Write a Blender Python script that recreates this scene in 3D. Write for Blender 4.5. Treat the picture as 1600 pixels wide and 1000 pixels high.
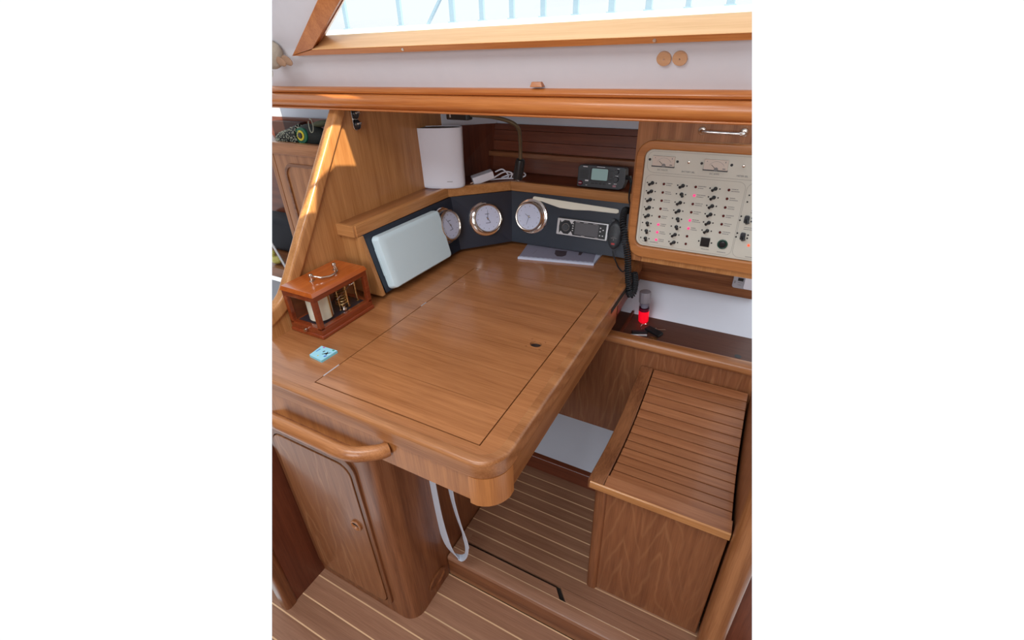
import bpy, bmesh, math, random
from mathutils import Vector, Matrix
random.seed(7)
PI = math.pi
SC = bpy.context.scene
COL = SC.collection
for o in list(bpy.data.objects): bpy.data.objects.remove(o)

# ------------------------------------------------------------------ camera
CAM = Vector((0, 0, 1.42))
RM = Matrix(((0.8852455, -0.2161154, 0.4118671), (0.4643305, 0.4623242, -0.7554161), (-0.0271590, 0.8599712, 0.5096195)))
FPX = 714.56
cd = bpy.data.cameras.new('camera'); cam = bpy.data.objects.new('camera', cd); COL.objects.link(cam)
cam.matrix_world = Matrix.Translation(CAM) @ RM.to_4x4()
cd.sensor_fit = 'HORIZONTAL'; cd.sensor_width = 36.0; cd.lens = 36.0 * FPX / 1600.0
cd.clip_start = 0.02; cd.clip_end = 200
SC.camera = cam

# ------------------------------------------------------------------ world, lights, exposure
w = bpy.data.worlds.new('sky'); SC.world = w; w.use_nodes = True
wb = w.node_tree.nodes['Background']
wb.inputs[0].default_value = (0.935, 0.97, 1.0, 1); wb.inputs[1].default_value = 1.08
SC.view_settings.view_transform = 'Standard'
try: SC.view_settings.look = 'None'
except Exception: pass
SC.view_settings.exposure = 0.0; SC.view_settings.gamma = 1.0; SC.view_settings.use_curve_mapping = False

def light(name, kind, loc, target, energy, color=(1, 1, 1), **k):
    d = bpy.data.lights.new(name, kind); o = bpy.data.objects.new(name, d); COL.objects.link(o)
    o.location = loc; d.energy = energy; d.color = color
    o.rotation_euler = (Vector(target) - Vector(loc)).to_track_quat('-Z', 'Y').to_euler()
    for a, b in k.items(): setattr(d, a, b)
    return o
SUN_DIR = Vector((-0.62, 0.50, -0.60)).normalized()      # the way the sunlight travels
light('sun', 'SUN', (2, -2, 5), Vector((2, -2, 5)) + SUN_DIR, 9.0, (1.0, 0.86, 0.62), angle=0.006)
light('hatch_daylight', 'AREA', (-0.55, 0.12, 1.93), (-0.55, 0.35, 0.5), 15, (0.90, 0.95, 1.0), shape='RECTANGLE', size=0.75, size_y=0.6)
light('companionway_daylight', 'AREA', (-0.1, -1.45, 1.55), (-0.45, 1.0, 0.85), 22, (0.90, 0.95, 1.0), shape='RECTANGLE', size=1.1, size_y=0.7)

# ------------------------------------------------------------------ materials
def mat(name, col, rough=0.5, metal=0.0, coat=0.0, emit=0.0, trans=0.0, bump=0.0, bscale=200.0, spec=0.5, alpha=1.0, var=0.0, ecol=None):
    m = bpy.data.materials.new(name); m.use_nodes = True
    n = m.node_tree.nodes; l = m.node_tree.links; p = n['Principled BSDF']
    c = tuple(col) + (1,)
    p.inputs['Base Color'].default_value = c
    p.inputs['Roughness'].default_value = rough; p.inputs['Metallic'].default_value = metal
    p.inputs['Coat Weight'].default_value = coat; p.inputs['Coat Roughness'].default_value = 0.12
    p.inputs['Specular IOR Level'].default_value = spec
    p.inputs['Transmission Weight'].default_value = trans; p.inputs['Alpha'].default_value = alpha
    if emit: p.inputs['Emission Color'].default_value = tuple(ecol or col) + (1,); p.inputs['Emission Strength'].default_value = emit
    tc = n.new('ShaderNodeTexCoord'); nz = n.new('ShaderNodeTexNoise'); nz.inputs['Scale'].default_value = bscale; nz.inputs['Detail'].default_value = 3
    l.new(tc.outputs['Object'], nz.inputs['Vector'])
    if bump:
        b = n.new('ShaderNodeBump'); b.inputs['Strength'].default_value = bump; b.inputs['Distance'].default_value = 0.002
        l.new(nz.outputs['Fac'], b.inputs['Height']); l.new(b.outputs['Normal'], p.inputs['Normal'])
    mx = n.new('ShaderNodeMix'); mx.data_type = 'RGBA'; mx.inputs['A'].default_value = tuple(x * (1 - var) for x in col) + (1,)
    mx.inputs['B'].default_value = tuple(min(1, x * (1 + var)) for x in col) + (1,)
    nb = n.new('ShaderNodeTexNoise'); nb.inputs['Scale'].default_value = bscale * 0.08; l.new(tc.outputs['Object'], nb.inputs['Vector'])
    l.new(nb.outputs['Fac'], mx.inputs['Factor']); l.new(mx.outputs['Result'], p.inputs['Base Color'])
    return m

def wood(name, lo, hi, axis='x', rough=0.36, coat=0.22, fig=0.5, scale=1.0, var=0.12, pore=0.42, r0=0.36, r1=0.66):
    """varnished timber: long grain streaks along one axis, cathedral figure, pores"""
    m = bpy.data.materials.new(name); m.use_nodes = True
    n = m.node_tree.nodes; l = m.node_tree.links; p = n['Principled BSDF']
    tc = n.new('ShaderNodeTexCoord'); oi = n.new('ShaderNodeObjectInfo')
    off = n.new('ShaderNodeVectorMath'); off.operation = 'MULTIPLY_ADD'
    cmb = n.new('ShaderNodeCombineXYZ')
    for k in range(3): l.new(oi.outputs['Random'], cmb.inputs[k])
    off.inputs[1].default_value = (7.3, 5.1, 9.7); l.new(cmb.outputs[0], off.inputs[0]); l.new(tc.outputs['Object'], off.inputs[2])
    def mapped(long, cross):
        mp = n.new('ShaderNodeMapping'); s = [cross * scale] * 3; s['xyz'.index(axis)] = long * scale
        mp.inputs['Scale'].default_value = s; l.new(off.outputs[0], mp.inputs['Vector']); return mp
    a = mapped(1.6, 60); n1 = n.new('ShaderNodeTexNoise'); n1.inputs['Scale'].default_value = 1; n1.inputs['Detail'].default_value = 5; n1.inputs['Roughness'].default_value = 0.65
    l.new(a.outputs[0], n1.inputs['Vector'])
    b = mapped(1.3, 9); n2 = n.new('ShaderNodeTexWave'); n2.wave_type = 'RINGS'; n2.rings_direction = {'x': 'X', 'y': 'Y', 'z': 'Z'}[axis]
    n2.inputs['Scale'].default_value = 0.9; n2.inputs['Distortion'].default_value = 9; n2.inputs['Detail'].default_value = 2; n2.inputs['Detail Scale'].default_value = 0.55; n2.inputs['Detail Roughness'].default_value = 0.6
    l.new(b.outputs[0], n2.inputs['Vector'])
    c = mapped(14, 420); n3 = n.new('ShaderNodeTexNoise'); n3.inputs['Scale'].default_value = 1; n3.inputs['Detail'].default_value = 2
    l.new(c.outputs[0], n3.inputs['Vector'])
    m1 = n.new('ShaderNodeMix'); m1.inputs['Factor'].default_value = fig * 0.55; l.new(n1.outputs['Fac'], m1.inputs['A']); l.new(n2.outputs['Fac'], m1.inputs['B'])
    m2 = n.new('ShaderNodeMix'); m2.inputs['Factor'].default_value = pore; l.new(m1.outputs['Result'], m2.inputs['A']); l.new(n3.outputs['Fac'], m2.inputs['B'])
    cr = n.new('ShaderNodeValToRGB'); cr.color_ramp.elements[0].position = r0; cr.color_ramp.elements[1].position = r1
    cr.color_ramp.elements[0].color = tuple(lo) + (1,); cr.color_ramp.elements[1].color = tuple(hi) + (1,)
    l.new(m2.outputs['Result'], cr.inputs[0])
    hs = n.new('ShaderNodeHueSaturation'); vr = n.new('ShaderNodeMapRange'); vr.inputs['To Min'].default_value = 1 - var; vr.inputs['To Max'].default_value = 1 + var
    l.new(oi.outputs['Random'], vr.inputs['Value']); l.new(vr.outputs[0], hs.inputs['Value']); l.new(cr.outputs[0], hs.inputs['Color'])
    l.new(hs.outputs[0], p.inputs['Base Color'])
    p.inputs['Specular IOR Level'].default_value = 0.4; p.inputs['Roughness'].default_value = rough; p.inputs['Coat Weight'].default_value = coat; p.inputs['Coat Roughness'].default_value = 0.12
    bp = n.new('ShaderNodeBump'); bp.inputs['Strength'].default_value = 0.08; bp.inputs['Distance'].default_value = 0.001
    l.new(n1.outputs['Fac'], bp.inputs['Height']); l.new(bp.outputs['Normal'], p.inputs['Normal'])
    return m

TEAK_LO, TEAK_HI = (0.27, 0.098, 0.030), (0.47, 0.205, 0.078)
M = {}
for ax in 'xyz':
    M['teak_' + ax] = wood('teak_' + ax, TEAK_LO, TEAK_HI, ax)
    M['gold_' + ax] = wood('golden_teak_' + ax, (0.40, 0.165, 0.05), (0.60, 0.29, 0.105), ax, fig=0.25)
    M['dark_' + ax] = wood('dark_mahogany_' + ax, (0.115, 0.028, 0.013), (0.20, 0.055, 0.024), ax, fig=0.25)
    M['brown_' + ax] = wood('brown_teak_' + ax, (0.15, 0.050, 0.018), (0.31, 0.122, 0.048), ax, fig=0.3)
    M['orange_' + ax] = wood('orange_teak_' + ax, (0.36, 0.105, 0.022), (0.52, 0.19, 0.050), ax, fig=0.3)
for ax in 'xyz': M['apron_' + ax] = wood('orange_apron_' + ax, (0.34, 0.125, 0.036), (0.52, 0.215, 0.066), ax, fig=0.25)
M['sill'] = wood('sunlit_tone_sill', (0.72, 0.40, 0.16), (0.86, 0.53, 0.25), 'x', fig=0.2)  # sunlight on the sill is put into this lighter golden colour
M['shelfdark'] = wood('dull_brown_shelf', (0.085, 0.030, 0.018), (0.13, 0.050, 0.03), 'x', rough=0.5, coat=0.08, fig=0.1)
M['desk'] = wood('desktop_veneer', (0.27, 0.098, 0.031), (0.51, 0.212, 0.080), 'x', rough=0.27, coat=0.5, fig=0.3, var=0.03, r0=0.30, r1=0.74)
M['seatwood'] = wood('seat_slat_teak', (0.25, 0.085, 0.03), (0.41, 0.165, 0.068), 'x', fig=0.2, var=0.08, rough=0.42)
M['floorwood'] = wood('sole_plank_teak', (0.23, 0.105, 0.056), (0.42, 0.222, 0.132), 'x', r0=0.28, r1=0.74, fig=0.15, var=0.08, rough=0.45, coat=0.15)
M['holly'] = wood('pale_holly_strip', (0.68, 0.44, 0.24), (0.82, 0.57, 0.34), 'x', fig=0.1, rough=0.45, coat=0.15)
M['vertical'] = None
def veneer(name, lo, mid, line, width=0.13, freq=9, rough=0.36, horiz=False, strength=0.5):
    """crown cut veneer leaves: fine vertical streaks and pale nested arches"""
    m = wood(name, lo, mid, 'z', fig=0.0, rough=rough); n = m.node_tree.nodes; l = m.node_tree.links; p = n['Principled BSDF']
    tc = n['Texture Coordinate']; sx = n.new('ShaderNodeSeparateXYZ'); l.new(tc.outputs['Object'], sx.inputs[0])
    def mth(op, a, b=None, c=None):
        k = n.new('ShaderNodeMath'); k.operation = op
        for i, v in enumerate((a, b, c)):
            if v is None: continue
            if isinstance(v, (int, float)): k.inputs[i].default_value = v
            else: l.new(v, k.inputs[i])
        return k.outputs[0]
    mp = n.new('ShaderNodeMapping'); mp.inputs['Scale'].default_value = (5, 5, 2.2); l.new(tc.outputs['Object'], mp.inputs[0])
    nz = n.new('ShaderNodeTexNoise'); nz.inputs['Scale'].default_value = 1.6; nz.inputs['Detail'].default_value = 3; l.new(mp.outputs[0], nz.inputs[0])
    u = mth('ADD', sx.outputs['X'], sx.outputs['Y']); uw = mth('ADD', u, mth('MULTIPLY', nz.outputs['Fac'], 0.03))
    pp = mth('SUBTRACT', mth('PINGPONG', uw, width), width * 0.35)
    ph = mth('ADD', mth('ADD', mth('MULTIPLY', mth('ABSOLUTE', pp), 46), mth('MULTIPLY', sx.outputs['Z'], freq)), mth('MULTIPLY', nz.outputs['Fac'], 5))
    si = mth('SINE', mth('MULTIPLY', ph, 4.4)); ln = mth('POWER', mth('MAXIMUM', si, 0.0), 5)
    fall = mth('SUBTRACT', 1.0, mth('MULTIPLY', mth('ABSOLUTE', pp), 1 / (width * 0.8))); ln = mth('MULTIPLY', ln, mth('MAXIMUM', fall, 0.0))
    mx = n.new('ShaderNodeMix'); mx.data_type = 'RGBA'; mx.inputs['B'].default_value = tuple(line) + (1,)
    src = p.inputs['Base Color'].links[0].from_socket; l.new(src, mx.inputs['A']); l.new(mth('MULTIPLY', ln, strength), mx.inputs['Factor']); l.new(mx.outputs['Result'], p.inputs['Base Color'])
    return m
M['vertical'] = veneer('crown_cut_teak_veneer', (0.20, 0.068, 0.025), (0.33, 0.128, 0.050), (0.46, 0.22, 0.095), strength=0.35)
M['door_veneer'] = veneer('door_teak_veneer', (0.23, 0.085, 0.032), (0.37, 0.155, 0.062), (0.50, 0.26, 0.12), width=0.16, freq=5, strength=0.4)
M['baro'] = wood('red_varnished_mahogany', (0.17, 0.027, 0.008), (0.27, 0.050, 0.013), 'y', fig=0.15, rough=0.2, coat=0.8)
M['barotop'] = wood('orange_varnished_mahogany', (0.34, 0.070, 0.012), (0.50, 0.120, 0.020), 'y', fig=0.15, rough=0.2, coat=0.8)
M['white_lining'] = mat('white_hull_lining', (0.62, 0.66, 0.74), 0.45, bump=0.02, var=0.02)
M['cabin_white'] = mat('cabin_side_vinyl', (0.64, 0.63, 0.66), 0.6, bump=0.05, bscale=400, var=0.03)
M['navy'] = mat('navy_instrument_panel', (0.014, 0.021, 0.036), 0.38, bump=0.02, spec=0.5)
M['cream'] = mat('cream_plastic', (0.88, 0.86, 0.72), 0.4)
M['mint'] = mat('pale_instrument_cover', (0.62, 0.77, 0.82), 0.38)
M['white'] = mat('white_plastic', (0.76, 0.78, 0.86), 0.35)
M['panelwhite'] = mat('switch_panel_enamel', (0.66, 0.66, 0.58), 0.32, coat=0.3, var=0.02)
M['black'] = mat('black_plastic', (0.012, 0.013, 0.015), 0.35)
M['charcoal'] = mat('charcoal_plastic', (0.035, 0.04, 0.047), 0.45, bump=0.05)
M['rubber'] = mat('black_rubber', (0.012, 0.014, 0.017), 0.6)
M['chrome'] = mat('chrome', (0.78, 0.76, 0.74), 0.12, 1.0)
M['nickel'] = mat('worn_nickel', (0.62, 0.54, 0.46), 0.25, 1.0)
M['brass'] = mat('brass', (0.66, 0.47, 0.22), 0.25, 1.0)
M['silver'] = mat('silver_paint', (0.62, 0.62, 0.63), 0.3, 0.5)
M['dial'] = mat('white_dial', (0.60, 0.64, 0.80), 0.4)
M['dialink'] = mat('dial_ink', (0.07, 0.08, 0.13), 0.5)
M['red'] = mat('red_plastic', (0.45, 0.02, 0.02), 0.4)
M['hinge'] = mat('bright_steel_hinge', (0.62, 0.60, 0.62), 0.5, 0.4)
M['lcd'] = mat('lcd_screen', (0.30, 0.47, 0.46), 0.25, emit=0.12)
M['screen'] = mat('grey_screen', (0.12, 0.12, 0.13), 0.15)
M['ledoff'] = mat('unlit_dark_red_lamp', (0.10, 0.015, 0.015), 0.2)
M['ledon'] = mat('lit_pink_lamp', (0.9, 0.05, 0.22), 0.3, emit=0.75)
M['ledorange'] = mat('lit_orange_lamp', (1.0, 0.12, 0.05), 0.3, emit=0.9)
M['ink'] = mat('grey_print', (0.22, 0.22, 0.22), 0.6)
M['line'] = mat('engraved_line', (0.36, 0.36, 0.33), 0.6)
M['meterface'] = mat('meter_face', (0.66, 0.58, 0.50), 0.35)
M['webbing'] = mat('pale_webbing', (0.72, 0.79, 0.90), 0.7, bump=0.2, bscale=900)
M['redglow'] = mat('red_lens', (0.85, 0.01, 0.02), 0.2, emit=0.55, ecol=(1, 0.0, 0.02))
M['redlens'] = mat('dark_red_lens', (0.16, 0.01, 0.03), 0.2)
M['paper'] = mat('cover_paper', (0.55, 0.60, 0.74), 0.5)
M['greyprint'] = mat('grey_printed_sheet', (0.27, 0.26, 0.34), 0.45)
M['darkprint'] = mat('dark_print', (0.07, 0.05, 0.06), 0.5)
M['lightblue'] = mat('light_blue_card', (0.36, 0.72, 0.84), 0.45)
M['cyanedge'] = mat('cyan_card_edge', (0.22, 0.60, 0.70), 0.5)
M['magenta'] = mat('magenta_print', (0.55, 0.08, 0.45), 0.5)
M['green'] = mat('green_print', (0.02, 0.28, 0.15), 0.5)
M['blue'] = mat('blue_print', (0.06, 0.16, 0.6), 0.5)
M['yellow'] = mat('yellow_print', (0.75, 0.62, 0.03), 0.45)
M['plush'] = mat('beige_plush', (0.40, 0.34, 0.27), 0.95, bump=0.8, bscale=500, var=0.3)
M['plushear'] = mat('tan_plush_ear', (0.34, 0.20, 0.12), 0.9, bump=0.5, bscale=500, var=0.2)
M['plushwhite'] = mat('white_plush', (0.70, 0.78, 0.70), 0.9, bump=0.5, bscale=500)
M['plushdark'] = mat('dark_nose_patch', (0.10, 0.09, 0.06), 0.8)
M['speckle'] = mat('speckled_black_feathers', (0.02, 0.025, 0.022), 0.7, bump=0.8, bscale=300)
M['teal'] = mat('dark_green_paint', (0.0, 0.12, 0.06), 0.4)
M['yarn'] = mat('pale_yarn', (0.40, 0.42, 0.33), 0.9)
M['duck'] = mat('yellow_green_glaze', (0.52, 0.48, 0.12), 0.35, var=0.3)
M['fabric'] = mat('grey_fabric', (0.38, 0.40, 0.44), 0.95, bump=0.5, bscale=700)
M['disc'] = wood('pale_beech_disc', (0.50, 0.27, 0.14), (0.60, 0.35, 0.20), 'x', fig=0.1, var=0.02)
M['gooseneck'] = mat('olive_gooseneck', (0.16, 0.125, 0.075), 0.35, 0.6)
M['postblue'] = mat('overexposed_pale_blue', (0.24, 0.36, 0.48), 0.6)  # overexposed look of the posts is put into this pale blue
M['deckwhite'] = mat('white_gelcoat', (0.92, 0.93, 0.95), 0.5)
M['gapshade'] = mat('gap_shade_dark', (0.02, 0.014, 0.01), 0.9)  # shade in gaps, seams and slots put into a near-black colour
M['socketgrey'] = mat('grey_socket', (0.42, 0.43, 0.48), 0.4)
def glass(name, tint=(1, 1, 1), fac=0.12, rough=0.02):
    m = bpy.data.materials.new(name); m.use_nodes = True; n = m.node_tree.nodes; l = m.node_tree.links
    n.remove(n['Principled BSDF']); o = n['Material Output']
    t = n.new('ShaderNodeBsdfTransparent'); t.inputs[0].default_value = tuple(tint) + (1,)
    g = n.new('ShaderNodeBsdfGlossy'); g.inputs['Roughness'].default_value = rough
    f = n.new('ShaderNodeFresnel'); f.inputs[0].default_value = 1.45
    x = n.new('ShaderNodeMixShader'); ge = n.new('ShaderNodeNewGeometry'); k = n.new('ShaderNodeMath'); k.operation = 'SUBTRACT'; k.inputs[0].default_value = 1.0; l.new(ge.outputs['Backfacing'], k.inputs[1])
    q = n.new('ShaderNodeMath'); q.operation = 'MULTIPLY'; l.new(f.outputs[0], q.inputs[0]); l.new(k.outputs[0], q.inputs[1])
    l.new(q.outputs[0], x.inputs[0]); l.new(t.outputs[0], x.inputs[1]); l.new(g.outputs[0], x.inputs[2]); l.new(x.outputs[0], o.inputs[0])
    return m
M['glass'] = glass('clear_glass'); M['clear'] = glass('clear_plastic', (0.72, 0.70, 0.76)); M['windowglass'] = glass('window_glass', (0.97, 0.99, 1.0))

# ------------------------------------------------------------------ mesh helpers (world coordinates)
def B(): return bmesh.new()
def hexa(bm, p):
    """p: 8 points, bottom ring 0-3 then top ring 4-7"""
    v = [bm.verts.new(q) for q in p]
    for f in ((3, 2, 1, 0), (4, 5, 6, 7), (0, 1, 5, 4), (1, 2, 6, 5), (2, 3, 7, 6), (3, 0, 4, 7)): bm.faces.new([v[i] for i in f])
    return v
def box(bm, x0, x1, y0, y1, z0, z1):
    return hexa(bm, [(x0, y0, z0), (x1, y0, z0), (x1, y1, z0), (x0, y1, z0), (x0, y0, z1), (x1, y0, z1), (x1, y1, z1), (x0, y1, z1)])
def prism(bm, pts, axis, a0, a1):
    """2-D outline extruded along an axis. axis z: (x,y); x: (y,z); y: (x,z)"""
    def P(p, a): return {'z': (p[0], p[1], a), 'x': (a, p[0], p[1]), 'y': (p[0], a, p[1])}[axis]
    lo = [bm.verts.new(P(p, a0)) for p in pts]; hi = [bm.verts.new(P(p, a1)) for p in pts]
    fs = [bm.faces.new(lo), bm.faces.new(hi)]
    k = len(pts)
    for i in range(k): fs.append(bm.faces.new([lo[i], lo[(i + 1) % k], hi[(i + 1) % k], hi[i]]))
    return lo + hi
def xform(bm, mtx, vs=None): bmesh.ops.transform(bm, matrix=mtx, verts=vs or bm.verts)
def rrect(x0, x1, y0, y1, r, seg=5, corners=(1, 1, 1, 1)):
    out = []
    for (cx, cy, a0), on in zip(((x1 - r, y1 - r, 0), (x0 + r, y1 - r, 90), (x0 + r, y0 + r, 180), (x1 - r, y0 + r, 270)), corners):
        if on:
            for i in range(seg + 1):
                a = math.radians(a0 + 90 * i / seg); out.append((cx + r * math.cos(a), cy + r * math.sin(a)))
        else: out.append({0: (x1, y1), 90: (x0, y1), 180: (x0, y0), 270: (x1, y0)}[a0])
    return out
def ring(bm, outer, inner, axis, a0, a1):
    """frame between two outlines with the same number of points"""
    def P(p, a): return {'z': (p[0], p[1], a), 'x': (a, p[0], p[1]), 'y': (p[0], a, p[1])}[axis]
    L = [[bm.verts.new(P(p, a)) for p in o] for o in (outer, inner) for a in (a0, a1)]
    k = len(outer); oa, ob, ia, ib = L
    for i in range(k):
        j = (i + 1) % k
        bm.faces.new([oa[i], oa[j], ob[j], ob[i]]); bm.faces.new([ia[i], ib[i], ib[j], ia[j]])
        bm.faces.new([ob[i], ob[j], ib[j], ib[i]]); bm.faces.new([oa[i], ia[i], ia[j], oa[j]])
def basis(d):
    d = Vector(d).normalized(); u = d.orthogonal().normalized(); return u, d.cross(u), d
def tube(bm, pts, r, n=10, closed=False, flat=None, smooth_pts=0):
    pts = [Vector(p) for p in pts]
    if smooth_pts:
        q = []
        ext = [pts[0] * 2 - pts[1]] + pts + [pts[-1] * 2 - pts[-2]]
        for i in range(1, len(ext) - 2):
            p0, p1, p2, p3 = ext[i - 1:i + 3]
            for s in range(smooth_pts):
                t = s / smooth_pts
                q.append(0.5 * ((2 * p1) + (p2 - p0) * t + (2 * p0 - 5 * p1 + 4 * p2 - p3) * t * t + (3 * p1 - p0 - 3 * p2 + p3) * t ** 3))
        q.append(pts[-1]); pts = q
    k = len(pts); rings = []
    rr = r if isinstance(r, (list, tuple)) else [r] * k
    if len(rr) != k: rr = [rr[min(len(rr) - 1, int(i * len(rr) / k))] for i in range(k)]
    u = None
    for i, p in enumerate(pts):
        t = (pts[min(i + 1, k - 1)] - pts[max(i - 1, 0)]).normalized()
        if u is None: u = t.orthogonal().normalized()
        u = (u - t * u.dot(t)).normalized(); v = t.cross(u)
        rings.append([bm.verts.new(p + (u * math.cos(2 * PI * j / n) + v * math.sin(2 * PI * j / n)) * rr[i]) for j in range(n)])
    for a, b in zip(rings, rings[1:]):
        for j in range(n): bm.faces.new([a[j], a[(j + 1) % n], b[(j + 1) % n], b[j]])
    if closed:
        a, b = rings[-1], rings[0]
        for j in range(n): bm.faces.new([a[j], a[(j + 1) % n], b[(j + 1) % n], b[j]])
    else: bm.faces.new(rings[0][::-1]); bm.faces.new(rings[-1])
def lathe(bm, prof, mtx=Matrix(), n=32):
    """prof: (radius, height) around local z"""
    rings = []
    for r, h in prof:
        if r < 1e-6: rings.append([bm.verts.new(mtx @ Vector((0, 0, h)))])
        else: rings.append([bm.verts.new(mtx @ Vector((r * math.cos(2 * PI * j / n), r * math.sin(2 * PI * j / n), h))) for j in range(n)])
    for a, b in zip(rings, rings[1:]):
        for j in range(n):
            q = [a[j % len(a)], a[(j + 1) % len(a)], b[(j + 1) % len(b)], b[j % len(b)]]
            u = []
            for v in q:
                if v not in u: u.append(v)
            if len(u) > 2: bm.faces.new(u)
    if len(rings[0]) > 1: bm.faces.new(rings[0][::-1])
    if len(rings[-1]) > 1: bm.faces.new(rings[-1])
def ball(bm, c, r, sc=(1, 1, 1), rot=None, seg=16):
    m = Matrix.Translation(c) @ (rot.to_4x4() if rot else Matrix()) @ Matrix.Diagonal((r * sc[0], r * sc[1], r * sc[2], 1))
    bmesh.ops.create_uvsphere(bm, u_segments=seg, v_segments=max(6, seg * 2 // 3), radius=1, matrix=m)
def cyl(bm, c, d, r, h, n=16, r2=None):
    u, v, k = basis(d); m = Matrix((u, v, k)).transposed().to_4x4(); m.translation = Vector(c)
    lathe(bm, [(r, 0), (r2 if r2 is not None else r, h)], m, n)

WM = {}; ANG = {}
def finish(bm, bevel=0, seg=2, bang=30):
    bmesh.ops.remove_doubles(bm, verts=bm.verts, dist=1e-6)
    bmesh.ops.recalc_face_normals(bm, faces=bm.faces)
    if bevel:
        es = [e for e in bm.edges if len(e.link_faces) == 2 and e.calc_face_angle(0) > math.radians(bang)]
        bmesh.ops.bevel(bm, geom=es, offset=bevel, segments=seg, profile=0.5, affect='EDGES', clamp_overlap=True)
def obj(name, bm, m, parent=None, bevel=0, seg=2, local=False, angle=32, kind=None, origin=None, label=None):
    """one mesh object; bm in world coordinates unless local"""
    finish(bm, bevel, seg)
    me = bpy.data.meshes.new(name)
    if parent is not None and not local: bm.transform(WM[parent.name].inverted())
    if parent is None and not local:
        if origin is None:
            xs = [v.co for v in bm.verts]
            origin = Vector(((min(c.x for c in xs) + max(c.x for c in xs)) / 2, (min(c.y for c in xs) + max(c.y for c in xs)) / 2, min(c.z for c in xs)))
        bm.transform(Matrix.Translation(-Vector(origin)))
    bm.to_mesh(me); bm.free()
    me.polygons.foreach_set('use_smooth', [True] * len(me.polygons)); me.set_sharp_from_angle(angle=math.radians(angle))
    me.materials.append(m)
    o = bpy.data.objects.new(name, me); COL.objects.link(o)
    if bevel:
        wn = o.modifiers.new('weighted_normals', 'WEIGHTED_NORMAL'); wn.keep_sharp = True; wn.weight = 90
    if parent is not None: o.parent = parent; WM[o.name] = WM[parent.name].copy()
    else:
        o.location = origin or (0, 0, 0); WM[o.name] = Matrix.Translation(origin or (0, 0, 0))
    ANG[o.name] = angle
    if kind: o['kind'] = kind
    if label: o['label'] = label
    return o
def struct(name, bm, m, parent=None, **k):
    return obj(name, bm, m, parent, kind='structure' if parent is None else None, **k)
def tag(o, label, cat, group=None):
    o['label'] = label; o['category'] = cat
    if group: o['group'] = group
    return o
def thing(name, label, cat, loc=(0, 0, 0), mtx=None, group=None):
    o = bpy.data.objects.new(name, None); COL.objects.link(o); o.empty_display_size = 0.05
    m = mtx if mtx is not None else Matrix.Translation(Vector(loc))
    o.matrix_world = m; WM[o.name] = m.copy()
    return tag(o, label, cat, group)
def copy_tree(root, mtx, label=None):
    r = root.copy(); COL.objects.link(r); r.matrix_world = mtx
    if label: r['label'] = label
    for c in list(root.children):
        d = c.copy(); COL.objects.link(d); d.parent = r
        for g in list(c.children):
            e = g.copy(); COL.objects.link(e); e.parent = d
    return r
def frame_mtx(c, normal, up=(0, 0, 1)):
    """local z = normal, local y = up-ish"""
    z = Vector(normal).normalized(); x = Vector(up).cross(z).normalized(); y = z.cross(x)
    m = Matrix((x, y, z)).transposed().to_4x4(); m.translation = Vector(c); return m
def text_bm(s, size, mtx, depth=0.0003, align='CENTER'):
    cu = bpy.data.curves.new('lettering', 'FONT'); cu.body = s; cu.size = size; cu.extrude = depth; cu.align_x = align; cu.resolution_u = 2
    to = bpy.data.objects.new('lettering', cu); COL.objects.link(to)
    dg = bpy.context.evaluated_depsgraph_get(); me = bpy.data.meshes.new_from_object(to.evaluated_get(dg))
    bm = bmesh.new(); bm.from_mesh(me); bm.transform(mtx)
    bpy.data.objects.remove(to); bpy.data.curves.remove(cu); bpy.data.meshes.remove(me)
    return bm
def join(a, b):
    me = bpy.data.meshes.new('tmp'); b.to_mesh(me); b.free(); a.from_mesh(me); bpy.data.meshes.remove(me)

XL, XR = -2.9, 0.55      # how far the boat's joinery goes to either side
# ================================================================== SETTING
# ---- cabin sole: lower floor planks, pitch 63 mm, with pale strips between
bm = B(); box(bm, -1.6, XR, -0.4, 0.64, -0.05, -0.010); fl = struct('floor', bm, M['gapshade'])
y = 0.629; k = 0
while y > -0.35:
    bm = B(); box(bm, -1.55, 0.5, y - 0.063, y - 0.0036, -0.012, 0.0); obj('plank', bm, M['floorwood'], fl, bevel=0.0002, seg=1)
    bm = B(); box(bm, -1.55, 0.5, y - 0.0036, y, -0.012, 0.0001); obj('strip', bm, M['holly'], fl)
    y -= 0.063
# ---- raised footwell sole, planks pitch 40 mm
bm = B(); box(bm, -0.62, XR, 0.64, 1.075, 0.03, 0.078); fu = struct('floor', bm, M['gapshade'])
ys = [1.062, 1.021, 0.981, 0.942, 0.901, 0.860, 0.820, 0.779, 0.741]
for a, b in zip(ys, ys[1:]):
    bm = B(); box(bm, -0.595, 0.5, b + 0.0032, a, 0.076, 0.09); obj('plank', bm, M['floorwood'], fu, bevel=0.0002, seg=1)
    bm = B(); box(bm, -0.595, 0.5, b, b + 0.0032, 0.076, 0.0901); obj('strip', bm, M['holly'], fu)
# front plank with finger slot, then the two nosing boards
bm = B(); box(bm, -0.595, -0.565, 0.702, 0.741, 0.076, 0.09); obj('plank', bm, M['floorwood'], fu)
bm = B(); box(bm, -0.565, 0.5, 0.703, 0.741, 0.076, 0.09); obj('plank', bm, M['floorwood'], fu)
bm = B(); prism(bm, [(-0.595, 0.668), (-0.24, 0.668), (-0.262, 0.6945), (-0.56, 0.6945), (-0.575, 0.702), (-0.595, 0.702)], 'z', 0.076, 0.0895); obj('plank', bm, M['floorwood'], fu, bevel=0.0008, seg=1)
bm = B(); prism(bm, [(-0.222, 0.668), (0.5, 0.668), (0.5, 0.7025), (-0.252, 0.7025)], 'z', 0.076, 0.09); obj('plank', bm, M['floorwood'], fu, bevel=0.0008, seg=1)
bm = B(); box(bm, -0.595, 0.5, 0.6655, 0.668, 0.07, 0.0896); obj('strip', bm, M['holly'], fu)
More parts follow.
